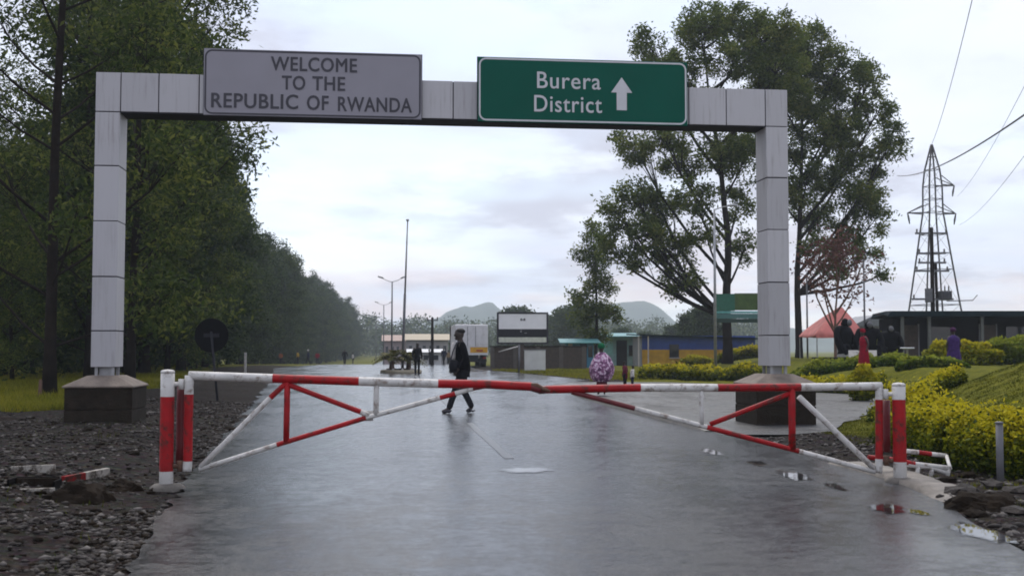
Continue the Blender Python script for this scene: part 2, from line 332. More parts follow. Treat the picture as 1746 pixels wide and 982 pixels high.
def ground_mat():
    m = bpy.data.materials.new('ground'); m.use_nodes = True; n = m.node_tree.nodes; l = m.node_tree.links; b = n['Principled BSDF']
    t = n.new('ShaderNodeTexCoord'); a = n.new('ShaderNodeAttribute'); a.attribute_name = 'shade'
    def noise(s, d, r=.6):
        q = n.new('ShaderNodeTexNoise'); q.inputs['Scale'].default_value = s; q.inputs['Detail'].default_value = d; q.inputs['Roughness'].default_value = r; l.new(t.outputs['Object'], q.inputs[0]); return q.outputs[0]
    def ramp(v, st):
        q = n.new('ShaderNodeValToRGB'); e = q.color_ramp.elements; e[0].position, e[0].color = st[0][0], (*st[0][1], 1); e[1].position, e[1].color = st[-1][0], (*st[-1][1], 1)
        for p_, c_ in st[1:-1]: k = e.new(p_); k.color = (*c_, 1)
        l.new(v, q.inputs[0]); return q.outputs[0]
    vo = n.new('ShaderNodeTexVoronoi'); vo.inputs['Scale'].default_value = 16; l.new(t.outputs['Object'], vo.inputs[0])
    grav = ramp(noise(9, 8, .75), [(.32, (.014, .011, .010)), (.5, (.032, .027, .024)), (.66, (.066, .058, .053)), (.78, (.11, .10, .092))])
    vm_ = n.new('ShaderNodeMix'); vm_.data_type = 'RGBA'; vm_.blend_type = 'MULTIPLY'; vm_.inputs[0].default_value = .7; l.new(grav, vm_.inputs[6]); l.new(vo.outputs['Color'], vm_.inputs[7])
    gm = n.new('ShaderNodeMix'); gm.data_type = 'RGBA'; gm.inputs[0].default_value = .5; l.new(grav, gm.inputs[6]); l.new(vm_.outputs[2], gm.inputs[7])
    soil = n.new('ShaderNodeMix'); soil.data_type = 'RGBA'
    ss = n.new('ShaderNodeMapRange'); ss.inputs[1].default_value = .5; ss.inputs[2].default_value = .7; ss.inputs[4].default_value = .7; l.new(noise(.7, 5), ss.inputs[0])
    l.new(ss.outputs[0], soil.inputs[0]); l.new(gm.outputs[2], soil.inputs[6]); soil.inputs[7].default_value = (.020, .013, .009, 1)
    gc = ramp(noise(3.2, 7, .7), [(.3, (.045, .052, .005)), (.5, (.105, .108, .008)), (.7, (.17, .155, .016))])
    mx = n.new('ShaderNodeMix'); mx.data_type = 'RGBA'
    ad = n.new('ShaderNodeMath'); ad.operation = 'ADD'; l.new(a.outputs['Fac'], ad.inputs[0])
    k = n.new('ShaderNodeMath'); k.operation = 'MULTIPLY_ADD'; l.new(noise(4, 6), k.inputs[0]); k.inputs[1].default_value = 1.4; k.inputs[2].default_value = -.7; l.new(k.outputs[0], ad.inputs[1])
    st = n.new('ShaderNodeMapRange'); st.inputs[1].default_value = .4; st.inputs[2].default_value = .6; l.new(ad.outputs[0], st.inputs[0])
    l.new(st.outputs[0], mx.inputs[0]); l.new(soil.outputs[2], mx.inputs[6]); l.new(gc, mx.inputs[7]); l.new(mx.outputs[2], b.inputs['Base Color'])
    b.inputs['Roughness'].default_value = .85; b.inputs['Specular IOR Level'].default_value = .04
    bu = n.new('ShaderNodeBump'); bu.inputs['Distance'].default_value = .04; bu.inputs['Strength'].default_value = .9
    h = n.new('ShaderNodeMath'); h.operation = 'ADD'; l.new(noise(22, 7, .7), h.inputs[0]); l.new(vo.outputs['Distance'], h.inputs[1]); l.new(h.outputs[0], bu.inputs['Height']); l.new(bu.outputs[0], b.inputs['Normal'])
    return m
me = fast_mesh('ground', np.stack([XX.ravel(), YY.ravel(), ZZ.ravel()], -1), quads, ground_mat(), gr.ravel(), smooth=True)
tag(link('ground', me), kind='structure')

def strip(name, fl, fr, Y, z, m, cols=14):
    V = []; 
    for y in Y:
        a, b = fl(y), fr(y)
        for k in range(cols): V.append((a+(b-a)*k/(cols-1), y, z+float(drop(y))))
    V = np.array(V); i = np.arange(len(Y)*cols).reshape(len(Y), cols)
    q = np.stack([i[:-1, :-1], i[:-1, 1:], i[1:, 1:], i[1:, :-1]], -1).reshape(-1, 4)
    return tag(link(name, fast_mesh(name, V, q, m)), kind='structure')
Yr = np.concatenate([np.linspace(-6, 60, 500), np.linspace(60.5, 795, 200)])
jag_l = lambda y: left_x(y) + (.10*vn(y*1.6, 3.3) + .07*vn2(y*4.5, 9.1) + .03*vn(y*13, 1))*(1 if y > 10 else .5)
jag_r = lambda y: right_x(y) + .03*vn(y*1.3, 7.7)
strip('road', jag_l, jag_r, Yr, .010, E_ROAD)
Ys = np.linspace(18.6, 48.8, 120)
strip('side_road', lambda y: right_x(y)-.3, lambda y: side_right(y)+.12*vn(y*1.1, 5), Ys, .004, E_SIDE, 10)
# low kerb between the main road and the side road
k = MB(); prev = None
for y in np.linspace(19.2, 35.5, 42):
    x = float(right_x(y)); h = .05*min(1, (y-19)/1.0, (35.8-y)/1.0) + .012; ww = .13 + .02*vn(y, 2)
    ring = [(x-ww, y, -.02), (x-ww+.02, y, h), (x+ww-.02, y, h+.004), (x+ww, y, -.02)]
    o = len(k.v); k.v += ring
    if prev is not None:
        for i in range(3): k.f.append((prev+i, o+i, o+i+1, prev+i+1)); k.m.append(0); k.sm.append(False)
    prev = o
tag(k.build('kerb', mat('pale kerb', (.20, .185, .17), .6, 0, .3, 4, .5, 30, dirt=(.05, .06, .02), dscale=2, damt=.8)), kind='structure')
# concrete edge by the right bollard
k = MB(); prev = None; pts = [G(a, b) for a, b in ((1395, 786), (1470, 803), (1530, 822), (1575, 838), (1612, 856))]
for i in range(25):
    t = i/24*(len(pts)-1); j = min(int(t), len(pts)-2); c = pts[j].lerp(pts[j+1], t-j); dd = (pts[j+1]-pts[j]); nn = Vector((dd.y, -dd.x, 0)).normalized()
    if nn.x < 0: nn = -nn
    en = min(1, (24-i)/6, i/4); h = -.015 + (.07 + .012*float(vn(i*.7, 4)))*en; w0 = (.32+.06*float(vn(i*.5, 8)))*(.35+.65*en)
    ring = [c-nn*.06+Vector((0, 0, -.02)), c-nn*.04+Vector((0, 0, h-.01)), c+nn*(w0*.5)+Vector((0, 0, h+.01)), c+nn*w0+Vector((0, 0, h)), c+nn*(w0+.05)+Vector((0, 0, -.05))]
    o = len(k.v); k.v += [tuple(q) for q in ring]
    if prev is not None:
        for q in range(4): k.f.append((prev+q, o+q, o+q+1, prev+q+1)); k.m.append(0); k.sm.append(True)
    prev = o
tag(k.build('concrete_edge', mat('worn concrete', (.17, .15, .13), .7, 0, .3, 5, .6, 25, dirt=(.06, .05, .04), dscale=3, damt=.7)), kind='structure')
# worn centre dashes
def paint_mat():
    m = bpy.data.materials.new('worn road paint'); m.use_nodes = True; n = m.node_tree.nodes; l = m.node_tree.links; b = n['Principled BSDF']
    t = n.new('ShaderNodeTexCoord'); q = n.new('ShaderNodeTexNoise'); q.inputs['Scale'].default_value = 14; q.inputs['Detail'].default_value = 6; l.new(t.outputs['Object'], q.inputs[0])
    r = n.new('ShaderNodeMapRange'); r.inputs[1].default_value = .36; r.inputs[2].default_value = .58; l.new(q.outputs[0], r.inputs[0])
    mx = n.new('ShaderNodeMix'); mx.data_type = 'RGBA'; l.new(r.outputs[0], mx.inputs[0]); mx.inputs[6].default_value = (.07, .07, .072, 1); mx.inputs[7].default_value = (.024, .024, .026, 1)
    l.new(mx.outputs[2], b.inputs['Base Color']); b.inputs['Roughness'].default_value = .35
    return m
M_PAINT = paint_mat()
def dash(p0, p1, w_):
    k = MB(); dd = (p1-p0).normalized(); nn = Vector((dd.y, -dd.x, 0)); n_ = 14
    vs = []
    for i in range(n_+1):
        c = p0.lerp(p1, i/n_); a = w_*(.5+.12*float(vn(i*.9, p0.y))); vs += [c-nn*a+Vector((0, 0, .014)), c+nn*(w_*(.5+.12*float(vn2(i*.9, p0.y))))+Vector((0, 0, .014))]
    k.add(vs, [(2*i, 2*i+2, 2*i+3, 2*i+1) for i in range(n_)])
    return tag(k.build('road_marking', M_PAINT), kind='structure')
a, b = G(869, 783), G(800, 722); a.z = b.z = 0; stepv = (b-a)
dash(a, b, .11)
for i in range(1, 6): dash(a+stepv*1.9*i, a+stepv*(1.9*i+1), .13)
# puddles
def water_mat():
    m = bpy.data.materials.new('puddle water'); m.use_nodes = True; n = m.node_tree.nodes; l = m.node_tree.links; b = n['Principled BSDF']
    b.inputs['Base Color'].default_value = (.022, .021, .022, 1); b.inputs['Roughness'].default_value = .025; b.inputs['IOR'].default_value = 1.33; b.inputs['Specular IOR Level'].default_value = .8
    t = n.new('ShaderNodeTexCoord'); q = n.new('ShaderNodeTexNoise'); q.inputs['Scale'].default_value = 7; l.new(t.outputs['Object'], q.inputs[0])
    bu = n.new('ShaderNodeBump'); bu.inputs['Strength'].default_value = .03; bu.inputs['Distance'].default_value = .01; l.new(q.outputs[0], bu.inputs['Height']); l.new(bu.outputs[0], b.inputs['Normal'])
    at = n.new('ShaderNodeAttribute'); at.attribute_name = 'shade'; q2 = n.new('ShaderNodeTexNoise'); q2.inputs['Scale'].default_value = 9; q2.inputs['Detail'].default_value = 6; l.new(t.outputs['Object'], q2.inputs[0])
    ad = n.new('ShaderNodeMath'); ad.operation = 'MULTIPLY_ADD'; l.new(q2.outputs[0], ad.inputs[0]); ad.inputs[1].default_value = 1.2; ad.inputs[2].default_value = -.75
    a2 = n.new('ShaderNodeMath'); a2.operation = 'ADD'; l.new(at.outputs['Fac'], a2.inputs[0]); l.new(ad.outputs[0], a2.inputs[1])
    mr = n.new('ShaderNodeMapRange'); mr.interpolation_type = 'SMOOTHSTEP'; mr.inputs[1].default_value = .1; mr.inputs[2].default_value = .8; l.new(a2.outputs[0], mr.inputs[0]); l.new(mr.outputs[0], b.inputs['Alpha'])
    return m
M_WATER = water_mat()
def puddle(x0, x1, y0, y1, tilt=0, seed=0):
    """x0..x1, y0..y1: outline as measured on the photograph, laid on the road"""
    n_ = 48; cx, cy = (x0+x1)/2, (y0+y1)/2; vs = [G(cx, cy)]
    for i in range(n_):
        a = 2*math.pi*i/n_; r = 1 + .28*float(vn(math.cos(a)*1.6+seed*3, math.sin(a)*1.6)) + .12*float(vn2(math.cos(a)*5+seed, math.sin(a)*5))
        dx = math.cos(a)*r*(x1-x0)/2; dy = math.sin(a)*r*(y1-y0)/2 + tilt*dx
        vs.append(G(cx+dx, cy+dy))
    z_ = .0145 + .0004*(seed % 5); c = vs[0]; rings = [1.0, .86, .7, .4]; V = []; sh = []
    for t_, q_ in zip(rings, (0, .3, .62, 1)):
        for p in vs[1:]: V.append((c.x+(p.x-c.x)*t_, c.y+(p.y-c.y)*t_, z_)); sh.append(q_)
    V.append((c.x, c.y, z_)); sh.append(1)
    fs = [(j*n_+(i+1) % n_, j*n_+i, (j+1)*n_+i, (j+1)*n_+(i+1) % n_) for j in range(3) for i in range(n_)] + [(3*n_+(i+1) % n_, 3*n_+i, 4*n_) for i in range(n_)]
    k = MB(); k.add(V, fs); me = k.mesh('puddle', M_WATER); at = me.attributes.new('shade', 'FLOAT', 'POINT'); at.data.foreach_set('value', sh)
    return tag(link('puddle', me), kind='structure')
for s_, a in enumerate([(1472, 1556, 859, 880, .06), (1600, 1745, 896, 926, .24), (850, 948, 798, 809, .01), (1272, 1312, 787, 797, .12),
                        (1318, 1398, 806, 822, .22), (1188, 1236, 766, 777, .2), (1400, 1450, 826, 837, .3), (1540, 1600, 872, 882, .2)]):
    puddle(*a, seed=s_+1)

# ------------------------------------------------------------------ stones and gravel
def rock_mesh(name, seed, sub, m, flat=.65):
    bm = bmesh.new(); bmesh.ops.create_icosphere(bm, subdivisions=sub, radius=1); r_ = random.Random(seed)
    for v in bm.verts:
        v.co *= 1 + r_.uniform(-.28, .28) if sub < 3 else 1+.22*math.sin(v.co.x*4+seed)*math.cos(v.co.y*3+seed)+r_.uniform(-.07, .07)
        v.co.z *= flat
    me = bpy.data.meshes.new(name); bm.to_mesh(me); bm.free(); me.materials.append(m); return me
def stone_field(name, pts, smin, smax, m, label, protoseed=1, power=3.0):
    bases = []
    for k in range(6):
        bm = bmesh.new(); bmesh.ops.create_icosphere(bm, subdivisions=1, radius=1); r_ = random.Random(protoseed*10+k)
        for v in bm.verts: v.co *= r_.uniform(.65, 1.3); v.co.z *= .62
        bases.append((np.array([v.co[:] for v in bm.verts]), np.array([[v.index for v in f.verts] for f in bm.faces]))); bm.free()
    Vs, Fs, mi, o = [], [], [], 0
    for (x, y) in pts:
        V, F = bases[random.randrange(6)]; s_ = smin + (smax-smin)*random.random()**power; a = random.uniform(0, 6.28)
        sc3 = np.array([s_*random.uniform(.7, 1.4), s_*random.uniform(.7, 1.3), s_*random.uniform(.6, 1.1)]); W = V*sc3
        c_, s2 = math.cos(a), math.sin(a); W = W @ np.array([[c_, s2, 0], [-s2, c_, 0], [0, 0, 1]])
        z = float(ground_z(x, y)); Vs.append(W + np.array([x, y, z+s_*.22])); Fs.append(F+o); q_ = random.random(); mi += [0 if q_ < .6 else (1 if q_ < .72 else min(2, len(m)-1))]*len(F); o += len(V)
    me = fast_mesh(name, np.concatenate(Vs), np.concatenate(Fs), m, None, mi)
    return tag(link(name, me), label, 'gravel', kind='stuff')
pts = []
while len(pts) < 26000:
    y = 6.0 + 24*random.random()**1.7; x = float(left_x(y)) - .02 - 11*random.random()**1.35
    if abs(x) > .5*y+1.5: continue
    if float(vn(x*.9, y*.9)) > .15 and random.random() < .8: continue
    if y > 22 and x < float(left_x(y))-3 and random.random() < .85: continue
    pts.append((x, y))
stone_field('gravel', pts, .005, .038, [M_STONE, M_STONE2, M_DIRT], 'dark wet gravel and broken stones covering the roadside verge left')
pts = []
while len(pts) < 3500:
    y = 7.0 + 11*random.random()**1.3; x = float(right_x(y)) + .05 + 3.2*random.random()**1.5
    if abs(x) > .5*y+1.0: continue
    if 11.2 < y < 13 and x < 4.2: continue
    pts.append((x, y))
stone_field('gravel', pts, .007, .045, [M_STONE, M_STONE2], 'dark stones and soil crumbs between the wet road edge and golden hedge', 5)
rockA = [rock_mesh('rock', 20+k, 2, [M_STONE, M_DIRT][k % 2], .6) for k in range(5)]
def rock(px, py, wpx, label, flat=1.0, k=0, group=None):
    g = G(px, py); s_ = wpx/2*g.y/FPX; o = link('rock', rockA[k % 5]); z = float(ground_z(g.x, g.y))
    o.location = (g.x, g.y, z+.25*s_*flat); o.scale = (s_, s_*.85, s_*flat); o.rotation_euler = (0, 0, random.uniform(0, 6))
    return tag(o, label, 'rock', group)
for i, (px, py, wp) in enumerate([(60, 765, 16), (150, 748, 18), (420, 712, 22), (395, 733, 22), (370, 750, 24), (445, 690, 16), (230, 785, 20), (96, 735, 14), (345, 765, 18), (60, 905, 22), (230, 880, 18),
                                  (160, 930, 26), (95, 955, 22), (260, 905, 16), (190, 720, 12), (250, 745, 18), (355, 722, 16), (405, 690, 14), (30, 935, 20), (140, 965, 24)]):
    rock(px, py, wp, 'small dark wet stone lying loose in the roadside gravel', .8, i, 'loose stones on the left verge')
for i, (px, py, wp) in enumerate([(1640, 845, 60), (1700, 862, 70), (1735, 880, 46), (1665, 880, 40), (1720, 905, 34), (1690, 835, 44), (1620, 825, 30), (1740, 845, 50), (1650, 812, 34)]):
    rock(px, py, wp, 'dark broken rock heaped beside the road under the golden hedge', .7, i, 'rocks heaped at the right road edge')
def dirt_heap(px, py, wpx, hpx, label, seed):
    g = G(px, py); s_ = wpx/2*g.y/FPX; h = hpx*g.y/FPX
    bm = bmesh.new(); bmesh.ops.create_icosphere(bm, subdivisions=4, radius=1)
    for v in bm.verts:
        c = v.co.copy(); q = 1+.22*float(vn(c.x*2+seed, c.y*2+c.z))+.14*float(vn2(c.x*5+seed, c.y*5+c.z*3))+.05*float(vn(c.x*13, c.y*13+c.z*7)); v.co = Vector((c.x*s_*q, c.y*s_*.7*q, c.z*h*q))
    me = bpy.data.meshes.new('dirt_heap'); bm.to_mesh(me); bm.free(); me.materials.append(M_DIRT)
    o = link('dirt_heap', me); o.location = (g.x, g.y, float(ground_z(g.x, g.y))-.02)
    return tag(o, label, 'dirt heap')
dirt_heap(135, 858, 110, 36, 'low heap of dark soil in front of the broken white boards', 2)
dirt_heap(212, 838, 60, 20, 'small clod of dark soil between the soil heap and the left bollard', 5)
dirt_heap(1668, 868, 110, 30, 'dark lumpy ridge of soil at the end of the concrete edge', 9)

# ------------------------------------------------------------------ gantry
GU = Vector((.9935, .1138, 0)).normalized(); GV = Vector((-GU.y, GU.x, 0))
GO = Vector((xt(154, 19.9, 600), 19.9, 0))              # front left corner of the left column
GANG = math.atan2(GU.y, GU.x); GL = 12.28; CW, CD = .425, .60
g_root = empty('gantry', GO, GANG, 'grey panel clad gantry spanning the road and carrying two big signs', 'gantry')
ZT, ZB, ZC0 = 6.10, 5.41, 1.04
gap_ = .009
def panel(x0, x1, z0, z1, y0=0, y1=CD):
    m = MB(); m.box(x0+gap_, x1-gap_, y0, y1, z0+gap_, z1-gap_); o = m.build('panel', M_ALU, g_root, .006); o.location = (0, random.uniform(-.004, .004), random.uniform(-.002, .002)); return o
for base in (0, GL-CW):
    zs = [ZC0, 1.66, 2.58, 3.53, 4.48, ZB]
    if base: zs = [ZC0, 1.60, 2.56, 3.52, 4.47, ZB]
    for z0, z1 in zip(zs, zs[1:]): panel(base, base+CW, z0, z1)
    panel(base, base+CW, ZB, ZT)
    m = MB(); m.box(base+.02, base+CW-.02, .02, CD-.02, ZC0+.02, ZT-.02); m.build('column_core', M_CORE, g_root)
    m = MB()
    for sx in (.06, CW-.10):
        for sy in (.07, CD-.13): m.box(base+sx, base+sx+.05, sy, sy+.05, .86, ZC0+.03)
    m.box(base+.11, base+CW-.11, .17, CD-.17, .86, ZC0+.03); m.build('anchor_bolts', M_GALV, g_root)
bx = [CW] + [CW+.66, CW+1.33]
xl = [CW, 1.06, 1.74, 2.62, 3.5, 4.38, 5.26, 6.14, 7.02, 7.9, 8.78, 9.66, 10.42, 11.12, GL-CW]
for a, b in zip(xl, xl[1:]): panel(a, b, ZB, ZT)
m = MB(); m.box(CW-.01, GL-CW+.01, .02, CD-.02, ZB-.012, ZT-.02); m.build('beam_core', M_CORE, g_root)
def plinth(base):
    m = MB(); cx, cy = base+CW/2, CD/2; w_, d_ = .55, .62
    m.box(cx-w_, cx+w_, cy-d_, cy+d_, -.15, .33); m.box(cx-w_+.012, cx+w_-.012, cy-d_+.012, cy+d_-.012, .33, .345)
    m.box(cx-w_+.004, cx+w_+.003, cy-d_+.003, cy+d_-.004, .345, .70)
    o = m.build('plinth', M_CONCD, g_root, .012)
    m = MB(); n_ = 5
    r0 = [(cx-w_-.03, cy-d_-.03, .702), (cx+w_+.03, cy-d_-.03, .702), (cx+w_+.03, cy+d_+.03, .702), (cx-w_-.03, cy+d_+.03, .702)]
    r1 = [(x, y, .735) for x, y, z in r0]; w2, d2 = CW/2+.04, CD/2+.04
    r2 = [(cx-w2, cy-d2, .90), (cx+w2, cy-d2, .90), (cx+w2, cy+d2, .90), (cx-w2, cy+d2, .90)]
    vs = r0+r1+r2; fs = [(3, 2, 1, 0), (8, 9, 10, 11)] + [(i+4*j, (i+1) % 4+4*j, (i+1) % 4+4*j+4, i+4*j+4) for j in range(2) for i in range(4)]
    m.add(vs, fs); m.build('mortar_cap', mat('mortar cap', (.17, .135, .11), .8, 0, .3, 4, .6, 30, dirt=(.07, .05, .04), dscale=3, damt=.6), o, .015)
plinth(0); plinth(GL-CW)

def text_mesh(s, x0, x1, z0, z1, y, bold=.012):
    """text fitted into a rectangle on the plane y, facing -y; z0/z1 = baseline / cap height; strokes thickened by offset layers"""
    cu = bpy.data.curves.new('lettering', 'FONT'); cu.body = s; cu.size = 1; cu.space_character = 1.08; cu.resolution_u = 4
    o = bpy.data.objects.new('t', cu); COL.objects.link(o); bpy.context.view_layer.update()
    me = bpy.data.meshes.new_from_object(o.evaluated_get(bpy.context.evaluated_depsgraph_get())); COL.objects.unlink(o); bpy.data.objects.remove(o)
    n_ = len(me.vertices); co = np.empty(n_*3, np.float32); me.vertices.foreach_get('co', co); co = co.reshape(-1, 3)
    mnx, mxx = co[:, 0].min(), co[:, 0].max(); cap = co[:, 1].max() if s.upper() == s else .729
    sx, sz = (x1-x0)/(mxx-mnx), (z1-z0)/cap; polys = [tuple(p.vertices) for p in me.polygons]; m = MB()
    for k, (dx, dz) in enumerate(((0, 0), (bold, 0), (-bold, 0), (0, bold*.7), (0, -bold*.7), (bold*.7, bold*.5), (-bold*.7, -bold*.5), (bold*.7, -bold*.5), (-bold*.7, bold*.5))):
        m.add([(x0+(c[0]-mnx+dx)*sx, y-.002-.0003*k, z0+(c[1]+dz)*sz) for c in co], polys)
    return m.mesh('lettering', [])
def rrect(x0, x1, z0, z1, r, n_=6):
    pts = []
    for cx, cz, a0 in ((x1-r, z1-r, 0), (x0+r, z1-r, 90), (x0+r, z0+r, 180), (x1-r, z0+r, 270)):
        for k in range(n_+1): a = R(a0+90*k/n_); pts.append((cx+r*math.cos(a), cz+r*math.sin(a)))
    return pts
def sign(x0, x1, z0, z1, name, label, mface, mline, y=-.10):
    root = empty(name, GO, GANG, label, 'sign')
    m = MB(); m.box(x0, x1, y, y+.05, z0, z1); m.build('panel', mface, root, .004)
    m = MB(); m.box(x0-.012, x1+.012, y+.051, y+.075, z0-.012, z1+.012)
    for xx in (x0+.5, (x0+x1)/2, x1-.5): m.box(xx-.04, xx+.04, y+.076, -.001, z0+.08, z1-.55)
    m.build('back_frame', M_CORE, root)
    a, b = rrect(x0+.015, x1-.015, z0+.015, z1-.015, .13), rrect(x0+.045, x1-.045, z0+.045, z1-.045, .10); n_ = len(a)
    m = MB(); m.add([(p[0], y-.004, p[1]) for p in a]+[(p[0], y-.004, p[1]) for p in b], [(i, i+n_, (i+1) % n_+n_, (i+1) % n_) for i in range(n_)]); m.build('border', mline, root)
    return root
def us(px):                       # photo column -> metres along the gantry at the sign plane
    k_ = (px-873)/FPX/(cp+sp_*-.17); o = GO - GV*.104
    return (k_*o.y - o.x)/(GU.x - k_*GU.y)
def zs(py, u):                    # photo row -> height at that point of the sign plane
    return zt(py, (GO+GU*u-GV*.104).y)
s1 = sign(us(347), us(719), zs(200, 3.7), zs(88, 3.7), 'welcome_sign', 'grey rectangular sign with black capitals welcoming travellers to the republic', M_SIGN, M_BLACK)
for t, a, b, y0, y1 in (('WELCOME', 462, 608, 122, 99), ('TO', 481, 520, 154, 131), ('THE', 533, 588, 154, 131), ('REPUBLIC', 361, 508, 187, 163), ('OF', 524, 560, 187.5, 163.5), ('RWANDA', 577, 702, 188.5, 164.5)):
    u0, u1 = us(a), us(b); link('lettering', text_mesh(t, u0, u1, zs(y0, 3.74), zs(y1, 3.74), -.104, .022), s1).data.materials.append(M_BLACK)
s2 = sign(us(815), us(1172), zs(211, 8.5), zs(102, 8.5), 'direction_sign', 'dark green direction sign with white district name and upward arrow', M_GREEN, M_SWHITE)
for t, a, b, y0, y1 in (('Burera', 916, 1024, 151, 121.5), ('District', 911, 1026, 191, 161.5)):
    u0, u1 = us(a), us(b); link('lettering', text_mesh(t, u0, u1, zs(y0, 7.9), zs(y1, 7.9), -.104, .008), s2).data.materials.append(M_SWHITE)
u0, u1, uc = us(1042), us(1078), us(1060); za, zb, zc_ = zs(188, 8.95), zs(132, 8.95), zs(158, 8.95); hw = (u1-u0)*.24
m = MB(); m.add([(uc-hw, -.106, za), (uc+hw, -.106, za), (uc+hw, -.106, zc_), (uc-hw, -.106, zc_), (u0, -.106, zc_), (u1, -.106, zc_), (uc, -.106, zb)], [(0, 1, 2, 3), (4, 3, 2, 5, 6)])
m.build('arrow', M_SWHITE, s2)

# ------------------------------------------------------------------ gate leaves and bollards
def gy(px): return 11.40 + (px-322)/(1503-322)*.45
def gpt(px, py, off=0): return P(px, py, gy(px)+off)
MR = [M_RED, M_WHITE, M_MAROON, M_RUST]
def pipe(root, name, stops, r, off=0, n_=12):
    """stops: list of (px, py, material index of the piece that starts here)"""
    pts, mis = [], []
    for (a, b) in zip(stops, stops[1:]):
        A, B = gpt(a[0], a[1], off), gpt(b[0], b[1], off)
        for k in range(3): pts.append(A.lerp(B, k/3)); mis.append(a[2])
    pts.append(gpt(stops[-1][0], stops[-1][1], off))
    m = MB(); m.tube(pts, r, n_, mis=mis); return m.build(name, MR, root)
lg = empty('gate_leaf', (0, 0, 0), 0, 'red and white pipe gate leaf hinged beside the gravel verge', 'gate')
pipe(lg, 'top_rail', [(322, 640, 1), (465, 645, 0), (612, 650, 1), (747, 654, 0), (830, 655, 0), (905, 659, 2), (922, 664, 2)], .043)
pipe(lg, 'lower_rail', [(340, 800, 1), (472, 758, 0), (624, 712, 1), (750, 678, 0), (776, 671, 1), (806, 662, 2), (828, 658, 2)], .024)
pipe(lg, 'brace', [(342, 796, 1), (461, 678, 0), (489, 652, 0)], .026)
pipe(lg, 'brace', [(490, 655, 0), (615, 702, 1), (628, 708, 1)], .026)
pipe(lg, 'upright', [(490, 648, 0), (488, 753, 0)], .030)
pipe(lg, 'upright', [(642, 655, 1), (641, 708, 1)], .027)
pipe(lg, 'end_post', [(323, 640, 1), (322, 672, 0), (320, 786, 1), (319, 803, 1)], .045)
pipe(lg, 'hinge_plate', [(312, 655, 2), (310, 700, 2), (309, 792, 2)], .055, .12)
m = MB(); c = gpt(626, 709); m.box(c.x-.055, c.x+.055, c.y-.006+.034, c.y+.046, c.z-.05, c.z+.05); m.build('gusset', M_WHITE, lg)
rg = empty('gate_leaf', (0, 0, 0), 0, 'red and white pipe gate leaf hinged beside the golden hedge', 'gate')
pipe(rg, 'top_rail', [(918, 665, 2), (930, 664, 0), (1092, 661, 1), (1223, 661, 0), (1365, 660, 1), (1503, 658, 1)], .040, .10)
pipe(rg, 'lower_rail', [(975, 668, 2), (1082, 696, 1), (1205, 728, 0), (1362, 769, 1), (1492, 804, 1)], .025, .10)
pipe(rg, 'upright', [(1196, 662, 1), (1196, 724, 1)], .025, .10)
pipe(rg, 'upright', [(1350, 662, 0), (1351, 766, 0)], .036, .10)
pipe(rg, 'brace', [(1348, 670, 0), (1211, 723, 0)], .025, .10)
pipe(rg, 'brace', [(1362, 676, 1), (1490, 798, 1)], .029, .10)
pipe(rg, 'end_post', [(1499, 656, 1), (1499, 681, 0), (1499, 782, 1), (1498, 806, 1)], .038, .10)
pipe(rg, 'hinge_plate', [(1511, 682, 2), (1512, 770, 2)], .040, .22)
for a, b in ((915, 660), (922, 666), (909, 657)):      # dented, rusty meeting point of the leaves
    pass
m = MB(); pts = [gpt(905, 656, -.02), gpt(915, 657, -.02), gpt(925, 663, -.02), gpt(938, 667, -.02)]; m.tube(pts, [.018, .026, .022, .012], 8); m.build('latch', M_RUST, rg)
def bollard(px, ybot, bands, wpx, label, top):
    g = G(px, ybot); root = empty('bollard', g, 0, label, 'bollard'); r = wpx/2*g.y/FPX
    pts, mis = [Vector((0, 0, -.12))], [1]
    for py, mi in bands: pts.append(Vector((0, 0, zt(py, g.y)))); mis.append(mi)
    m = MB(); m.tube(pts, r, 20, mis=mis[:len(pts)-1]); m.build('post', MR, root, 0)
    ztop = pts[-1].z
    m = MB(); m.lathe([(r*1.02, ztop-.012), (r*1.02, ztop+.006), (r*.8, ztop+.018), (r*.2, ztop+.024)], 20); m.build('cap', M_WHITE, root)
    s_ = 1 if px < 873 else -1
    for zz in (zt(top, g.y), .22):
        m = MB(); m.tube([(0, .0, zz), (s_*r*1.9, .03, zz)], .022, 8); m.tube([(s_*r*1.9, .03, zz-.05), (s_*r*1.9, .03, zz+.05)], .030, 10); m.build('hinge', M_WHITE if zz > .5 else M_RUST, root)
    m = MB(); m.lathe([(r*2.6, -.1), (r*2.5, .02), (r*1.9, .05), (r*1.1, .058)], 18, fold=lambda a, z: 1+.12*math.sin(3*a+px)); m.build('footing', M_CONC, root)
    return root
bollard(283, 834, [(803, 0), (676, 1), (634, 1)], 23, 'tall red and white bollard standing in the gravel verge', 655)
bollard(1535, 823, [(787, 0), (681, 1), (656, 1)], 22, 'red and white bollard on the concrete edge by the golden hedge', 672)

# fallen barrier pieces
def board(name, p0, p1, w_, th, mats, label, bands=None, cat='board', tilt=0):
    """a plank from p0 to p1"""
    dd = (p1-p0); ln = dd.length; root = empty(name, p0, math.atan2(dd.y, dd.x), label, cat); root.rotation_euler = (tilt, -math.asin(max(-1, min(1, dd.z/ln))), math.atan2(dd.y, dd.x))
    bands = bands or [(0, 1, 0)]
    for a, b, mi in bands:
        m = MB(); m.box(a*ln+.001, b*ln-.001, -th/2, th/2, -w_/2, w_/2); m.build('painted_length', mats[mi], root, .004)
    return root
MRD = [mat('muddy red paint', (.22, .010, .012), .7, 0, .3, 9, .4, 40, spec=.1, dirt=(.03, .022, .016), dscale=9, damt=.95, dlo=.45, dhi=.6), mat('muddy white paint', (.40, .37, .33), .7, 0, .3, 9, .4, 40, spec=.1, dirt=(.04, .03, .022), dscale=9, damt=.95, dlo=.45, dhi=.6)]
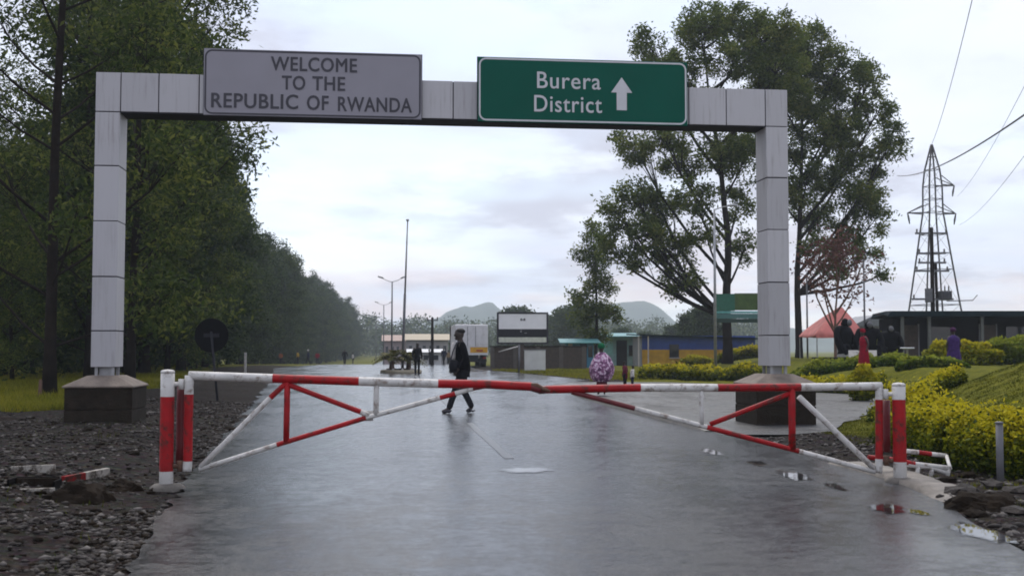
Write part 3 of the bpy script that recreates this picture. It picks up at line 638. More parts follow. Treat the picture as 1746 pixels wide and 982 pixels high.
def gpp(px, py, z): r = G(px, py, z); return r
board('broken_board', gpp(22, 803, .10), gpp(92, 800, .15), .10, .05, MRD, 'short white broken board propped over a dark hollow in the gravel', [(0, 1, 1)])
board('broken_board', gpp(20, 843, .06), gpp(92, 841, .08), .10, .05, MRD, 'dirty white board lying flat beside the soil heap', [(0, 1, 1)])
board('broken_pole', gpp(108, 818, .09), gpp(184, 803, .12), .07, .06, MRD, 'broken red and white barrier pole lying in the gravel', [(0, .45, 0), (.45, 1, 1)], 'pole')
root = empty('dark_hollow', gpp(60, 828, .10) + Vector((0, 0, .02)), .1, 'black open box added as the shaded hollow between the broken white boards', 'box')  # added shape: its black stands for the shade in the hollow between the boards
m = MB(); m.box(-.22, .20, -.10, .14, -.12, -.06); m.box(-.22, -.20, -.10, .14, -.06, .05); m.box(.18, .20, -.10, .14, -.06, .03); m.box(-.20, .18, .12, .14, -.06, .05); m.build('shell', mat('hollow shade black', (.006, .005, .005), .8, 0, .3, spec=.05), root, .004)
m = MB(); m.box(-.195, .175, .085, .117, -.055, .04); m.build('hollow_back', M_DIRT, root)
fg = empty('fallen_gate', (0, 0, 0), 0, 'low red and white tubular barrier frame lying behind the right bollard', 'barrier')
def fp(px, py, Y): return P(px, py, Y)
for st in ([(1546, 769, 1), (1566, 771, 0), (1588, 774, 1), (1614, 777, 1)], [(1480, 779, 0), (1530, 784, 0), (1560, 791, 1), (1620, 798, 1)], [(1548, 792, 1), (1582, 796, 1), (1618, 807, 1)]):
    pts = []; mis = []
    Yf = 13.0 if st[0][1] == 769 else 12.45
    for a, b in zip(st, st[1:]): pts.append(fp(a[0], a[1], Yf)); mis.append(a[2])
    pts.append(fp(st[-1][0], st[-1][1], Yf)); m = MB(); m.tube(pts, .026, 8, mis=mis); m.build('rail', MR, fg)
for a, y0, y1 in ((1566, 792, 822), (1590, 797, 815), (1618, 797, 818)):
    m = MB(); m.tube([fp(a, y0, 12.45), fp(a-4, y1, 12.45)], .024, 8); m.build('leg', M_WHITE, fg)
m = MB(); m.tube([fp(1614, 777, 13.0), fp(1620, 798, 12.45)], .02, 8); m.build('cross_bar', M_WHITE, fg)

# ------------------------------------------------------------------ trees
def ellipsoid_pts(n, c, r, shell=.5):
    p = rng.normal(size=(n, 3)); p /= np.linalg.norm(p, axis=1)[:, None]
    p *= (rng.uniform(0, 1, n)**(1/3)*(1-shell) + shell*rng.uniform(.6, 1, n))[:, None]
    return np.asarray(c) + p*np.asarray(r)
def make_tree(trunk, rad0, lobes, n_leaves, ll, lw, sigma=.45, clumps=14, droop=.5, leaf=None, bark=None, limb_r=.09, shell=.5, twig=True, top_r=.03, rise=0, fork=.2):
    """trunk: polyline (local metres); lobes: (centre, radii, attach fraction on trunk)"""
    T = [Vector(p) for p in trunk]; seg = [0]
    for a, b in zip(T, T[1:]): seg.append(seg[-1]+(b-a).length)
    def at_(f):
        s_ = f*seg[-1]
        for i in range(len(T)-1):
            if s_ <= seg[i+1]+1e-6: return T[i].lerp(T[i+1], (s_-seg[i])/(seg[i+1]-seg[i]))
        return T[-1]
    m = MB(); n_ = 12; pts = [at_(i/n_) for i in range(n_+1)]
    m.tube([p + Vector((.04*float(vn(i*.8, 1+rad0*9)), .04*float(vn(i*.8, 5)), 0))*(rad0*6) if i else p for i, p in enumerate(pts)],
           [rad0*(1.35 if i == 0 else 1)*(1-i/n_) + top_r*(i/n_) for i in range(n_+1)], 9)
    vol = np.array([r[0]*r[1]*r[2] for c, r, f in lobes])**.75; vol = vol/vol.sum(); Cs, Sh = [], []
    for (c, r, f), v in zip(lobes, vol):
        c = Vector(c); hz = math.hypot(c.x, c.y)
        if rise: f = max(fork, min(.97, (c.z - rise*hz)/T[-1].z))
        A = at_(f); k = max(4, int(round(clumps*len(lobes)*v))); cen = ellipsoid_pts(k, c, r, shell)
        mid = A.lerp(c, .5) + Vector((c.x-A.x, c.y-A.y, 0))*.10 + Vector((0, 0, -.03*(c-A).length))
        lr = limb_r*(.6+.8*min(1, (c-A).length/5)); LP = [A, A.lerp(mid, .6), mid.lerp(c, .35), mid.lerp(c, .75), c]
        m.tube(LP, [lr, lr*.8, lr*.62, lr*.45, lr*.22], 6, caps=False)
        if twig:
            for q in cen:
                q = Vector(q); b0 = LP[random.choice((2, 3, 4))]; mm = b0.lerp(q, .55)+Vector((0, 0, .12*(q-b0).length))
                m.tube([b0, mm, q], [lr*.24, lr*.16, lr*.07], 4, caps=False)
        nl = int(n_leaves*v); per = rng.dirichlet(np.ones(k)*3)
        cs = np.repeat(np.arange(k), np.maximum(1, (per*nl).astype(int)))
        csh = rng.uniform(.2, .75, k)
        pos = cen[cs] + rng.normal(size=(len(cs), 3))*np.array([sigma, sigma, sigma*.8])
        Cs.append(pos); Sh.append(csh[cs])
    C_ = np.concatenate(Cs); V, q, sh = leaves(C_, ll, lw, droop, shade=np.concatenate(Sh))
    return m.mesh('trunk', bark or M_BARK), fast_mesh('crown', V, q, leaf or L_EUC, sh)
def plant_tree(meshes, name, loc, rz, label, group=None, s=1.0, cat='tree'):
    r = empty(name, loc, rz, label, cat, group); r.scale = (s, s, s)
    link('trunk', meshes[0], r); link('crown', meshes[1], r); return r
def euc_lobes(h, base, n, spread, seed):
    q = random.Random(seed); L_ = []
    for i in range(n):
        f = base + (1-base)*((i+.5)/n); a = q.uniform(0, 6.28) if i else 0; a = i*2.4+q.uniform(-.5, .5)
        rr = spread*(1-.55*abs((i+.5)/n-.35)/.65)*q.uniform(.5, 1.0)
        L_.append(((math.cos(a)*rr, math.sin(a)*rr, h*f+q.uniform(-.3, .8)), (q.uniform(1.0, 1.9), q.uniform(1.0, 1.9), q.uniform(.7, 1.3)), max(.12, f-.12)))
    L_.append(((0, 0, h+.4), (1.2, 1.2, 1.3), .97)); return L_
def gz(x, y): return float(ground_z(x, y))
# tall eucalyptus by the left plinth (three shapes)
TE = []
for k, (h, nl, base, spr) in enumerate(((19, 30, .14, 4.4), (21, 32, .12, 4.8), (17, 28, .10, 4.2))):
    lo = euc_lobes(h, base, nl, spr, 40+k)
    if k == 1: lo += [((3.8, -.3, 8.2), (1.1, 1.0, .9), .3), ((3.0, .5, 9.2), (1.3, 1.1, 1.0), .35), ((3.0, .2, 10.2), (1.1, 1.0, .9), .4), ((3.0, -.4, 7.4), (1.1, 1.0, .8), .28), ((2.8, 0, 12.6), (1.2, 1.2, 1.1), .5), ((2.6, .4, 11.4), (1.2, 1.2, 1.1), .45), ((2.2, -.6, 6.3), (1.0, 1.0, .9), .25), ((3.2, 0, 14.0), (1.1, 1.1, 1.0), .6)]
    TE.append(make_tree([(0, 0, -.3), (.1*k, .1, h*.35), (.25, -.1, h*.7), (.1, 0, h)], .165, lo, 27000, .23, .075, .28, 22, .6, L_EUC, limb_r=.035, shell=.2, rise=.7, fork=.08))
# dense, dark, nearly to the ground
TD = []
for k, (h, rr) in enumerate(((14.0, 3.1), (15.5, 2.7), (13.0, 3.4), (16.5, 2.9))):
    lo = []; q = random.Random(90+k); n_ = 20
    for i in range(n_):
        f = (i+.5)/n_; a = i*2.4+q.uniform(-.5, .5); wid = rr*math.sqrt(max(.02, 1-f**3))*(.55+.45*min(1, f*5))*q.uniform(.75, 1.15)
        lo.append(((math.cos(a)*wid*.62, math.sin(a)*wid*.62, 1.2+h*.9*f), (wid*.45+.5, wid*.45+.5, 1.25), max(.08, f-.06)))
    lo.append(((q.uniform(-.3, .3), 0, h), (.55, .55, 1.1), .96))
    TD.append(make_tree([(0, 0, -.3), (.1, 0, h*.5), (.0, .1, h)], .21, lo, 26000, .30, .13, .36, 14, .35, L_DENSE, limb_r=.07, twig=False))
def row_x(y): return float(np.interp(y, [28, 50, 75, 90, 170, 230, 340, 500], [-14.5, -17.6, -21.0, -24.0, -35, -40.5, -49, -67]))
plant_tree(TE[0], 'eucalyptus_tree', (P(86, 600, 31).x, 31, gz(-12.6, 31)), .4, 'tall slender eucalyptus standing alone in grass behind the gantry plinth', s=1.0)
plant_tree(TE[1], 'eucalyptus_tree', (P(222, 600, 40).x, 40, gz(-13, 40)), 0, 'tall spreading eucalyptus whose boughs hang behind the welcome sign', s=.98)
ge = 'eucalyptus trees of the roadside grove'
for i, (px, Y, k, rz, s_) in enumerate([(-40, 36, 1, 1.0, .40), (22, 46, 2, 3.0, .52), (150, 47, 0, 4.2, .92), (55, 58, 1, .3, .52), (215, 56, 2, 1.7, 1.0), (-110, 56, 2, 3.6, .6), (120, 64, 0, 1.2, .68), (285, 60, 2, .2, .85), (-20, 66, 0, 2.2, .6), (185, 70, 1, 2.9, .75)]):
    x = P(px, 600, Y).x
    plant_tree(TE[k], 'eucalyptus_tree', (x, Y, gz(x, Y)), rz, 'tall dark eucalyptus standing in the crowded roadside grove', ge, s_)
gd = 'dense trees along the left side of the road'
i = 0; Y = 50.0
while Y < 480:
    for rowk in range(3):
        if rowk == 2 and Y > 150: continue
        x = row_x(Y) - rowk*5.5 + random.uniform(-1, 1); yy = Y + rowk*2 + random.uniform(-1.5, 1.5)
        plant_tree(TD[i % 4], 'dense_tree', (x, yy, gz(x, yy)), random.uniform(0, 6.28), 'dense dark tree in the long row beside the road', gd, random.uniform(.55, .68) if (Y < 85 and rowk) else random.uniform(1.02, 1.3) if Y < 100 else random.uniform(.85, 1.15) if Y < 150 else random.uniform(.9, 1.4)); i += 1
    Y += 6.5 if Y < 120 else 11
# understory of the grove
pts = []
for _ in range(900):
    Y = 34 + 95*random.random()**1.3; x = row_x(Y) - random.uniform(1.5, 24); pts.append((x, Y, gz(x, Y)+random.uniform(.2, 2.2)))
pts = np.array(pts); C_ = np.repeat(pts, 34, 0) + rng.normal(size=(900*34, 3))*np.array([.7, .7, .6]); C_[:, 2] = np.maximum(C_[:, 2], .02)
V, q, sh = leaves(C_, .36, .14, .2)
tag(link('undergrowth', fast_mesh('undergrowth', V, q, L_DENSE, sh)), 'dark tangled undergrowth beneath the grove of eucalyptus trees', 'undergrowth', kind='stuff')

# the two big open-crowned trees on the right; local metres, 1 px = Y/2000 m
def hero(trunk_px, base_py, Y, trunk, lobes_px, **kw):
    s_ = Y/FPX; loc = P(trunk_px, base_py, Y); gw = kw.pop('grow', 1.0)
    lob = [(((a-trunk_px)*s_, dz*s_, (base_py-b)*s_), (ra*s_*gw, max(ra, rb)*.9*s_*gw, rb*s_*gw), f) for a, b, ra, rb, dz, f in lobes_px]
    tr = [((a-trunk_px)*s_, 0, (base_py-b)*s_) for a, b in trunk]; tr[0] = (0, 0, -1.0)
    return make_tree(tr, kw.pop('rad'), lob, **kw), loc
m_, loc = hero(1240, 610, 75, [(1240, 610), (1238, 520), (1244, 420), (1232, 300), (1215, 170), (1205, 60)],
    [(1112, 70, 26, 28, 10, .72), (1195, 45, 42, 36, -20, .95), (1255, 30, 48, 28, 20, .97), (1310, 55, 50, 34, -10, .9), (1170, 110, 40, 30, 30, .85), (1250, 110, 44, 30, -40, .88), (1330, 120, 50, 40, 10, .8),
     (1290, 170, 46, 38, 40, .75), (1210, 180, 40, 26, 0, .8), (1120, 120, 24, 18, -30, .7), (1085, 245, 34, 24, 10, .5), (1130, 240, 34, 24, -40, .55), (1170, 270, 34, 26, 40, .6), (1230, 260, 36, 28, -20, .65), (1275, 270, 34, 34, 20, .62),
     (1085, 335, 36, 24, 0, .4), (1130, 350, 36, 26, 40, .42), (1180, 340, 32, 24, -40, .48), (1105, 400, 36, 26, -20, .36), (1150, 425, 36, 26, 30, .34), (1060, 380, 22, 20, 10, .36), (1075, 440, 26, 20, 0, .3), (1165, 480, 30, 24, 10, .27), (1265, 345, 26, 26, 30, .5), (1200, 400, 24, 20, -30, .4), (1275, 420, 18, 24, 20, .34), (1035, 420, 18, 26, 20, .3), (1050, 350, 22, 14, 10, .38)],
    rad=.33, n_leaves=56000, ll=.30, lw=.11, sigma=.27, clumps=34, droop=.5, leaf=L_HERO, bark=M_BARK, limb_r=.085, shell=.15, rise=1.35, fork=.16, grow=1.22)
plant_tree(m_, 'open_crowned_tree', loc, 0, 'big open crowned tree with many rising limbs behind the green roadside panel')
m_, loc = hero(1362, 612, 80, [(1362, 612), (1360, 480), (1368, 360), (1372, 230), (1380, 100)],
    [(1385, 75, 46, 40, 0, .97), (1340, 85, 44, 34, 30, .93), (1430, 120, 42, 34, -20, .9), (1390, 150, 52, 40, 20, .85), (1330, 170, 46, 36, -30, .8), (1450, 180, 38, 38, 30, .78), (1490, 135, 24, 28, 0, .85), (1505, 185, 24, 30, 10, .75), (1410, 220, 48, 36, -30, .7), (1350, 240, 40, 34, 30, .65), (1520, 245, 26, 34, -10, .68), (1470, 250, 32, 30, 30, .65), (1430, 290, 40, 30, 0, .55), (1375, 310, 32, 30, -20, .52), (1500, 310, 30, 30, 20, .5), (1460, 340, 36, 26, -20, .45), (1400, 360, 32, 28, 30, .42), (1495, 375, 24, 22, 0, .42), (1440, 400, 34, 22, 10, .36), (1385, 420, 24, 22, -10, .32), (1480, 430, 26, 18, 0, .3), (1505, 470, 14, 12, 0, .24), (1340, 330, 24, 30, 20, .5), (1420, 455, 26, 20, 0, .26), (1300, 230, 26, 30, 30, .6)],
    rad=.27, n_leaves=56000, ll=.30, lw=.11, sigma=.28, clumps=34, droop=.5, leaf=L_HERO, bark=M_BARK, limb_r=.08, shell=.15, rise=1.3, fork=.25, grow=1.2)
plant_tree(m_, 'open_crowned_tree', loc, 0, 'big open crowned tree with straight dark trunk beside the red tent')
m_, loc = hero(1016, 612, 88, [(1016, 612), (1018, 520), (1013, 400), (1010, 380)],
    [(1010, 395, 14, 22, 0, .95), (998, 430, 20, 20, 10, .85), (1025, 440, 20, 22, -10, .8), (1005, 470, 24, 22, 0, .7), (1030, 490, 22, 20, 10, .62), (995, 505, 22, 20, -10, .55), (1020, 530, 26, 22, 0, .45), (1045, 535, 18, 20, 10, .42), (990, 545, 20, 18, 0, .38), (1015, 570, 26, 18, 0, .25)],
    rad=.14, n_leaves=8000, ll=.30, lw=.11, sigma=.26, clumps=16, droop=.3, leaf=L_HERO, limb_r=.07)
plant_tree(m_, 'slender_tree', loc, 0, 'slender upright young tree behind the teal roofed kiosk')
m_, loc = hero(1425, 600, 62, [(1425, 600), (1424, 560), (1428, 500), (1430, 470)],
    [(1395, 445, 26, 22, 0, .55), (1440, 435, 28, 22, 10, .8), (1470, 450, 22, 18, -10, .6), (1405, 490, 20, 14, 0, .4), (1460, 500, 20, 16, 5, .45), (1425, 410, 26, 16, 0, .95), (1385, 480, 12, 16, 0, .4)],
    rad=.09, n_leaves=1200, ll=.30, lw=.11, sigma=.4, clumps=9, droop=.3, leaf=L_RED, bark=M_BARKR, limb_r=.06)
plant_tree(m_, 'bare_tree', loc, 0, 'thin half bare tree with reddish leaves in front of the red tent')
# far trees behind the billboard and the kiosks
gf = 'hazy trees behind the billboard'
TF = [make_tree([(0, 0, -.5), (0, 0, 5), (.3, 0, 10)], .3, [(((i % 3-1)*2.3*(1-i/16), math.sin(i*2)*2.2, 3.5+i*.62), (2.1, 2.1, 1.5), .4+.03*i) for i in range(15)], 9000, .7, .32, .6, 9, .2, L_DENSE, twig=False)]
for i, (px, top, Y) in enumerate([(885, 507, 210), (915, 530, 230), (965, 508, 200), (985, 500, 215), (940, 522, 240), (860, 545, 250), (1060, 545, 190), (1105, 550, 230), (1150, 545, 210), (1180, 530, 150), (1205, 520, 140), (1040, 560, 260), (820, 553, 300), (1165, 562, 170)]):
    h = P(px, top, Y).z; plant_tree(TF[0], 'round_tree', (P(px, 600, Y).x, Y, gz(P(px, 600, Y).x, Y)), random.uniform(0, 6), 'rounded hazy tree standing behind the billboard and kiosks', gf, h/13.2)
# far wood: one mass
pts = []
for _ in range(420):
    Y = random.uniform(420, 640); px = random.uniform(540, 1300); h = (8.5 + 5*abs(float(vn(px*.035, 4)))+2.5*float(vn2(px*.11, 2)))*Y/480
    for z in np.linspace(.5, h, 9): pts.append((P(px, 600, Y).x+random.gauss(0, 2.2), Y+random.gauss(0, 3), z))
pts = np.array(pts); C_ = np.repeat(pts, 16, 0) + rng.normal(size=(len(pts)*16, 3))*1.3
V, q, sh = leaves(C_, 1.3, .8, .1)
tag(link('far_wood', fast_mesh('far_wood', V, q, L_DENSE, sh)), 'far hazy belt of woodland below the blue hills', 'woodland', kind='stuff')
# hills
def hill(px, py, Y, wid, name='hill', seed=0):
    top = P(px, py, Y); n_ = 60; V = []; H = top.z
    for j in range(24):
        for i in range(n_):
            u = (i/(n_-1)-.5)*2; v = (j/23-.5)*2; h = H*max(0, (math.exp(-(u*1.9)**2)+.12*float(vn(u*5+seed, v*3)))*math.exp(-(v*1.8)**2)+.045*float(vn2(u*17+seed, v*9))*math.exp(-(u*1.6)**2))
            V.append((top.x+u*wid, Y+v*190, h-2.2))
    i = np.arange(24*n_).reshape(24, n_); q = np.stack([i[:-1, :-1], i[:-1, 1:], i[1:, 1:], i[1:, :-1]], -1).reshape(-1, 4)
    return tag(link(name, fast_mesh(name, np.array(V), q, mat('hill wood', (.03, .05, .03), .9, 0, .3, .02), smooth=True)), kind='structure')
hill(805, 515, 1650, 158, seed=1); hill(1072, 513, 1680, 195, seed=7); hill(950, 550, 1350, 450, seed=4); hill(1230, 545, 1500, 300, seed=12); hill(620, 560, 1250, 390, seed=15)

# ------------------------------------------------------------------ hedges, shrubs, lawn
def hedge(name, path, wid, hgt, n_, label, leaf=L_HEDGE, inner=L_HEDGED, ls=.075, cat='hedge', seed=0, rough=.24):
    """path: ground points; a clipped hedge with leafy skin and darker leaves inside, stems below"""
    path = [Vector((p[0], p[1], 0)) for p in path]; seg = [(b-a).length for a, b in zip(path, path[1:])]; tot = sum(seg)
    root = empty(name, (path[0].x, path[0].y, gz(path[0].x, path[0].y)), 0, label, cat); O = np.array(root.location)
    def pos(s_):
        for i, l_ in enumerate(seg):
            if s_ <= l_ or i == len(seg)-1: t = min(1, s_/l_); dd = (path[i+1]-path[i]).normalized(); return path[i].lerp(path[i+1], t), Vector((-dd.y, dd.x, 0))
            s_ -= l_
    cum = np.concatenate([[0], np.cumsum(seg)]); PX = np.array([p.x for p in path]); PY = np.array([p.y for p in path])
    def cloud(k, lo, hi, thick):
        S = rng.uniform(0, tot, k); a = rng.uniform(lo, hi, k); cx, cy = np.interp(S, cum, PX), np.interp(S, cum, PY)
        i = np.clip(np.searchsorted(cum, S)-1, 0, len(seg)-1); dx, dy = np.diff(PX)[i]/np.array(seg)[i], np.diff(PY)[i]/np.array(seg)[i]
        hh = hgt*(1+rough*vn(S*1.7+seed, 2+0*S)+.6*rough*vn2(S*5+seed, a*2)); ww = wid*.5*(1+rough*vn2(S*1.3+seed, 5+a)); rr = rng.uniform(1-thick, 1.03, k)*np.where(rng.uniform(0, 1, k) < .12, rng.uniform(1, 1.22, k), 1)
        end = np.sqrt(np.clip(np.minimum(S, tot-S)/(wid*.45), .1, 1)); hh = hh*(.35+.65*end); ww = ww*end
        y = np.sign(np.cos(a))*np.abs(np.cos(a))**.6*ww*rr; z = np.abs(np.sin(a))**.7*hh*rr
        X, Y_ = cx-dy*y, cy+dx*y
        return np.stack([X, Y_, ground_z(X, Y_)+z], -1)
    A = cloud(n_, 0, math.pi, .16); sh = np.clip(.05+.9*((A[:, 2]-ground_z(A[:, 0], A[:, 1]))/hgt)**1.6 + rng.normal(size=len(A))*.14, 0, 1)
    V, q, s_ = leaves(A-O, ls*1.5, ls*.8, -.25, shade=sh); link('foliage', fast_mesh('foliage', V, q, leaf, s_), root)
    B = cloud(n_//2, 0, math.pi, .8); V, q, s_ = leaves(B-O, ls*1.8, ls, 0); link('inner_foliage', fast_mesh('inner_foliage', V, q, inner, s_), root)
    m = MB()
    for _ in range(int(tot*5)+3):
        c, nn = pos(random.uniform(0, tot)); c = c+nn*random.uniform(-.3, .3)*wid; z0 = gz(c.x, c.y); m.tube([Vector((c.x, c.y, z0-.05))-Vector(O), Vector((c.x+random.uniform(-.1, .1), c.y, z0+hgt*.8))-Vector(O)], [.014, .006], 5)
    tag(m.build('stems', M_BARK, root), kind='stuff')
    return root
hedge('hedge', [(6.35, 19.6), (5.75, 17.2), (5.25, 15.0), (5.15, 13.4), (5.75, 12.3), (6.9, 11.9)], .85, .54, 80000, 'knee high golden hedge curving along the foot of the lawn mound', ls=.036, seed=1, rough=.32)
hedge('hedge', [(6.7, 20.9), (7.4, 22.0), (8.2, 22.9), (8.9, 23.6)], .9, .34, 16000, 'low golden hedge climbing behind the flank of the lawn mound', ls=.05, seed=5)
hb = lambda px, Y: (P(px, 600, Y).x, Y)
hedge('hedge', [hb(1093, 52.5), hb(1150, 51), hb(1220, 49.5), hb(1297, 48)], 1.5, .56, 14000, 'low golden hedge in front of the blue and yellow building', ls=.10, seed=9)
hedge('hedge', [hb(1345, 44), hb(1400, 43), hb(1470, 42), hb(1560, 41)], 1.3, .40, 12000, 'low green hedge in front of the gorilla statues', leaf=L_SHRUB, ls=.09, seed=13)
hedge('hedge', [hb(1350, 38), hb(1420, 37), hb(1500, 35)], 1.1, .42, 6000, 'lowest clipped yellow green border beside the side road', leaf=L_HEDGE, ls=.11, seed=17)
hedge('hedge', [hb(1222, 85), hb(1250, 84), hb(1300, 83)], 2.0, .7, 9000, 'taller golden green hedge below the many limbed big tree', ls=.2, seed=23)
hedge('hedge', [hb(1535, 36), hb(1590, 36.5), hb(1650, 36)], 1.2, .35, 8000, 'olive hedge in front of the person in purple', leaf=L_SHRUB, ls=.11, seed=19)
def bush(px, py, Y, wpx, hpx, label, leaf=L_HEDGE, n_=5000, ls=.12, group=None, seed=0):
    g = P(px, py, Y); rx = wpx/2*Y/FPX; h = hpx*Y/FPX; z0 = gz(g.x, g.y); base = min(z0, g.z)
    root = empty('bush', (g.x, g.y, z0-.02), 0, label, 'bush', group)
    h = max(.3, g.z + h - z0)
    p = rng.normal(size=(n_, 3)); p /= np.linalg.norm(p, axis=1)[:, None]; p *= rng.uniform(.72, 1.02, n_)[:, None]
    q_ = 1+.28*vn(p[:, 0]*2+seed, p[:, 2]*2)+.15*vn2(p[:, 1]*5+seed, p[:, 2]*5); p *= q_[:, None]
    A = np.stack([p[:, 0]*rx, p[:, 1]*rx*.8, (p[:, 2]*.5+.5)*h], -1)
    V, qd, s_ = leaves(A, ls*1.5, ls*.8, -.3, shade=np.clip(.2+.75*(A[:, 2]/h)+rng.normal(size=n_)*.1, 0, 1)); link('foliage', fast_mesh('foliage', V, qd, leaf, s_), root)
    m = MB()
    for k in range(7): a = k*.9; m.tube([(0, 0, -.1), (math.cos(a)*rx*.3, math.sin(a)*rx*.3, h*.4), (math.cos(a)*rx*.7, math.sin(a)*rx*.6, h*.75)], [.04, .025, .01], 5)
    m.build('stems', M_BARK, root); return root
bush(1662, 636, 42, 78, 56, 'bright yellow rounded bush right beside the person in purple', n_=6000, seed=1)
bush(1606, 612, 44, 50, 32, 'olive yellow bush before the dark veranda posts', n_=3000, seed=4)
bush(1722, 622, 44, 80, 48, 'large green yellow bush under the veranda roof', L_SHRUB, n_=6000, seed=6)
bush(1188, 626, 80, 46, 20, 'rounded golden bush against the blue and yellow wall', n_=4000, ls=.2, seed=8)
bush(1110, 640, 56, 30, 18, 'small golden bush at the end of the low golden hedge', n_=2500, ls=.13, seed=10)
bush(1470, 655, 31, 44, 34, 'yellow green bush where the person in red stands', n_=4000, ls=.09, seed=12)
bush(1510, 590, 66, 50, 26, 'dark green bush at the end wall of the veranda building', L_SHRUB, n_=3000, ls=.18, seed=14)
# blades of grass
def blades(name, pts, h, w_, m, label):
    n = len(pts); z = ground_z(pts[:, 0], pts[:, 1]); B = np.stack([pts[:, 0], pts[:, 1], z-.01], -1)
    a = rng.uniform(0, 6.28, n); d_ = np.stack([np.cos(a), np.sin(a), np.zeros(n)], -1); hh = h*rng.uniform(.4, 1.3, n)
    lean = np.stack([rng.normal(size=n)*.4, rng.normal(size=n)*.4, np.ones(n)], -1)*hh[:, None]
    V = np.empty((n, 3, 3)); V[:, 0] = B-d_*w_/2; V[:, 1] = B+d_*w_/2; V[:, 2] = B+lean
    sh = np.repeat(np.clip(.5+.35*vn(pts[:, 0]*.8, pts[:, 1]*.8)+rng.normal(size=n)*.18, 0, 1), 3)
    return tag(link(name, fast_mesh(name, V.reshape(-1, 3), np.arange(n*3).reshape(n, 3), m, sh)), label, 'grass', kind='stuff')
n = 90000; y = 23.5+34*rng.uniform(0, 1, n)**1.4; x = left_x(y) - 2.6 - 19*rng.uniform(0, 1, n)
ol = left_x(y)-x; keep = (ol + .8*vn(x*.5, y*.5) > 3.4) & (np.abs(x) < .5*y+1); blades('grass', np.stack([x[keep], y[keep]], -1), .16, .025, L_GRASS, 'yellow green grass under the eucalyptus trees behind the plinth')
n = 90000; x = 4.9+8*rng.uniform(0, 1, n); y = 12.2+11*rng.uniform(0, 1, n); keep = (x-right_x(y) > 1.0) & (x < .46*y+1)
blades('lawn_grass', np.stack([x[keep], y[keep]], -1), .035, .012, L_LAWN, 'short olive lawn grass covering the rounded mound')
n = 30000; y = 45+32*rng.uniform(0, 1, n); x = right_x(y)+.3+9*rng.uniform(0, 1, n); keep = (x < 6.3) & (x > right_x(y)+.2)
keep &= ~((y < 49.5) & (x < side_right(np.minimum(y, 49))+.3)); blades('grass', np.stack([x[keep], y[keep]], -1), .10, .05, L_GRASS, 'bright green grass strip beneath the billboard and white panel')
n = 5000; y = 19.5+7*rng.uniform(0, 1, n); x = right_x(y)+rng.normal(size=n)*.07+.08; blades('grass', np.stack([x, y], -1), .05, .015, L_GRASS, 'thin grass growing along the low pale kerb')
n = 9000; y = 8.5+4*rng.uniform(0, 1, n); x = right_x(y)+.35+3*rng.uniform(0, 1, n)**.8; keep = vn(x*1.5, y*1.5) > .1; blades('grass', np.stack([x, y], -1)[keep], .05, .014, L_GRASS, 'sparse grass tufts among the rocks below the golden hedge')

# ------------------------------------------------------------------ people and statues
def skin(name, verts, edges, radii, m, parent, sub=2, extra=None, shade_smooth=True):
    me = bpy.data.meshes.new(name); me.from_pydata([tuple(v) for v in verts], edges, []); o = bpy.data.objects.new(name, me); COL.objects.link(o)
    md = o.modifiers.new('s', 'SKIN'); md.use_smooth_shade = True; md.branch_smoothing = .3
    if not me.skin_vertices: me.skin_vertices.new()
    sv = me.skin_vertices[0].data
    for i, r in enumerate(radii): sv[i].radius = r if isinstance(r, tuple) else (r, r); sv[i].use_root = (i == 0)
    ss = o.modifiers.new('u', 'SUBSURF'); ss.levels = sub; ss.render_levels = sub
    bpy.context.view_layer.update(); res = bpy.data.meshes.new_from_object(o.evaluated_get(bpy.context.evaluated_depsgraph_get()))
    COL.objects.unlink(o); bpy.data.objects.remove(o)
    bm = bmesh.new(); bm.from_mesh(res)
    for (c, sx, sy, sz) in (extra or []):
        g = bmesh.ops.create_uvsphere(bm, u_segments=14, v_segments=10, radius=1)['verts']
        for v in g: v.co = Vector((c[0]+v.co.x*sx, c[1]+v.co.y*sy, c[2]+v.co.z*sz))
    for f in bm.faces: f.smooth = True
    bm.to_mesh(res); bm.free(); res.name = name; res.materials.clear(); res.materials.append(m)
    return link(name, res, parent)
M_SKIN = mat('dark skin', (.028, .016, .011), .5, 0, .1); M_HAIR = mat('hair', (.006, .005, .005), .8)
def cloth(name, col, rough=.85): return mat(name, col, rough, 0, .25, 9, .3, 60, spec=.08)
POSES = {
 'walk': dict(hipz=.90, legs=[((.15, .09, .50), (.29, .09, .11), (.43, .10, .045)), ((-.01, -.09, .49), (-.20, -.09, .13), (-.07, -.09, .045))], arms=[((-.06, .27, 1.13), (.10, .27, .92), (.15, .26, .84)), ((.02, -.28, 1.12), (.16, -.22, .95), (.22, -.18, .88))]),
 'stand': dict(hipz=.92, legs=[((.02, .10, .50), (0, .10, .09), (.15, .12, .04)), ((.02, -.10, .50), (0, -.10, .09), (.15, -.12, .04))], arms=[((-.03, .27, 1.12), (.05, .27, .87), (.07, .27, .79)), ((-.02, -.27, 1.12), (.08, -.25, .89), (.11, -.24, .81))]),
}
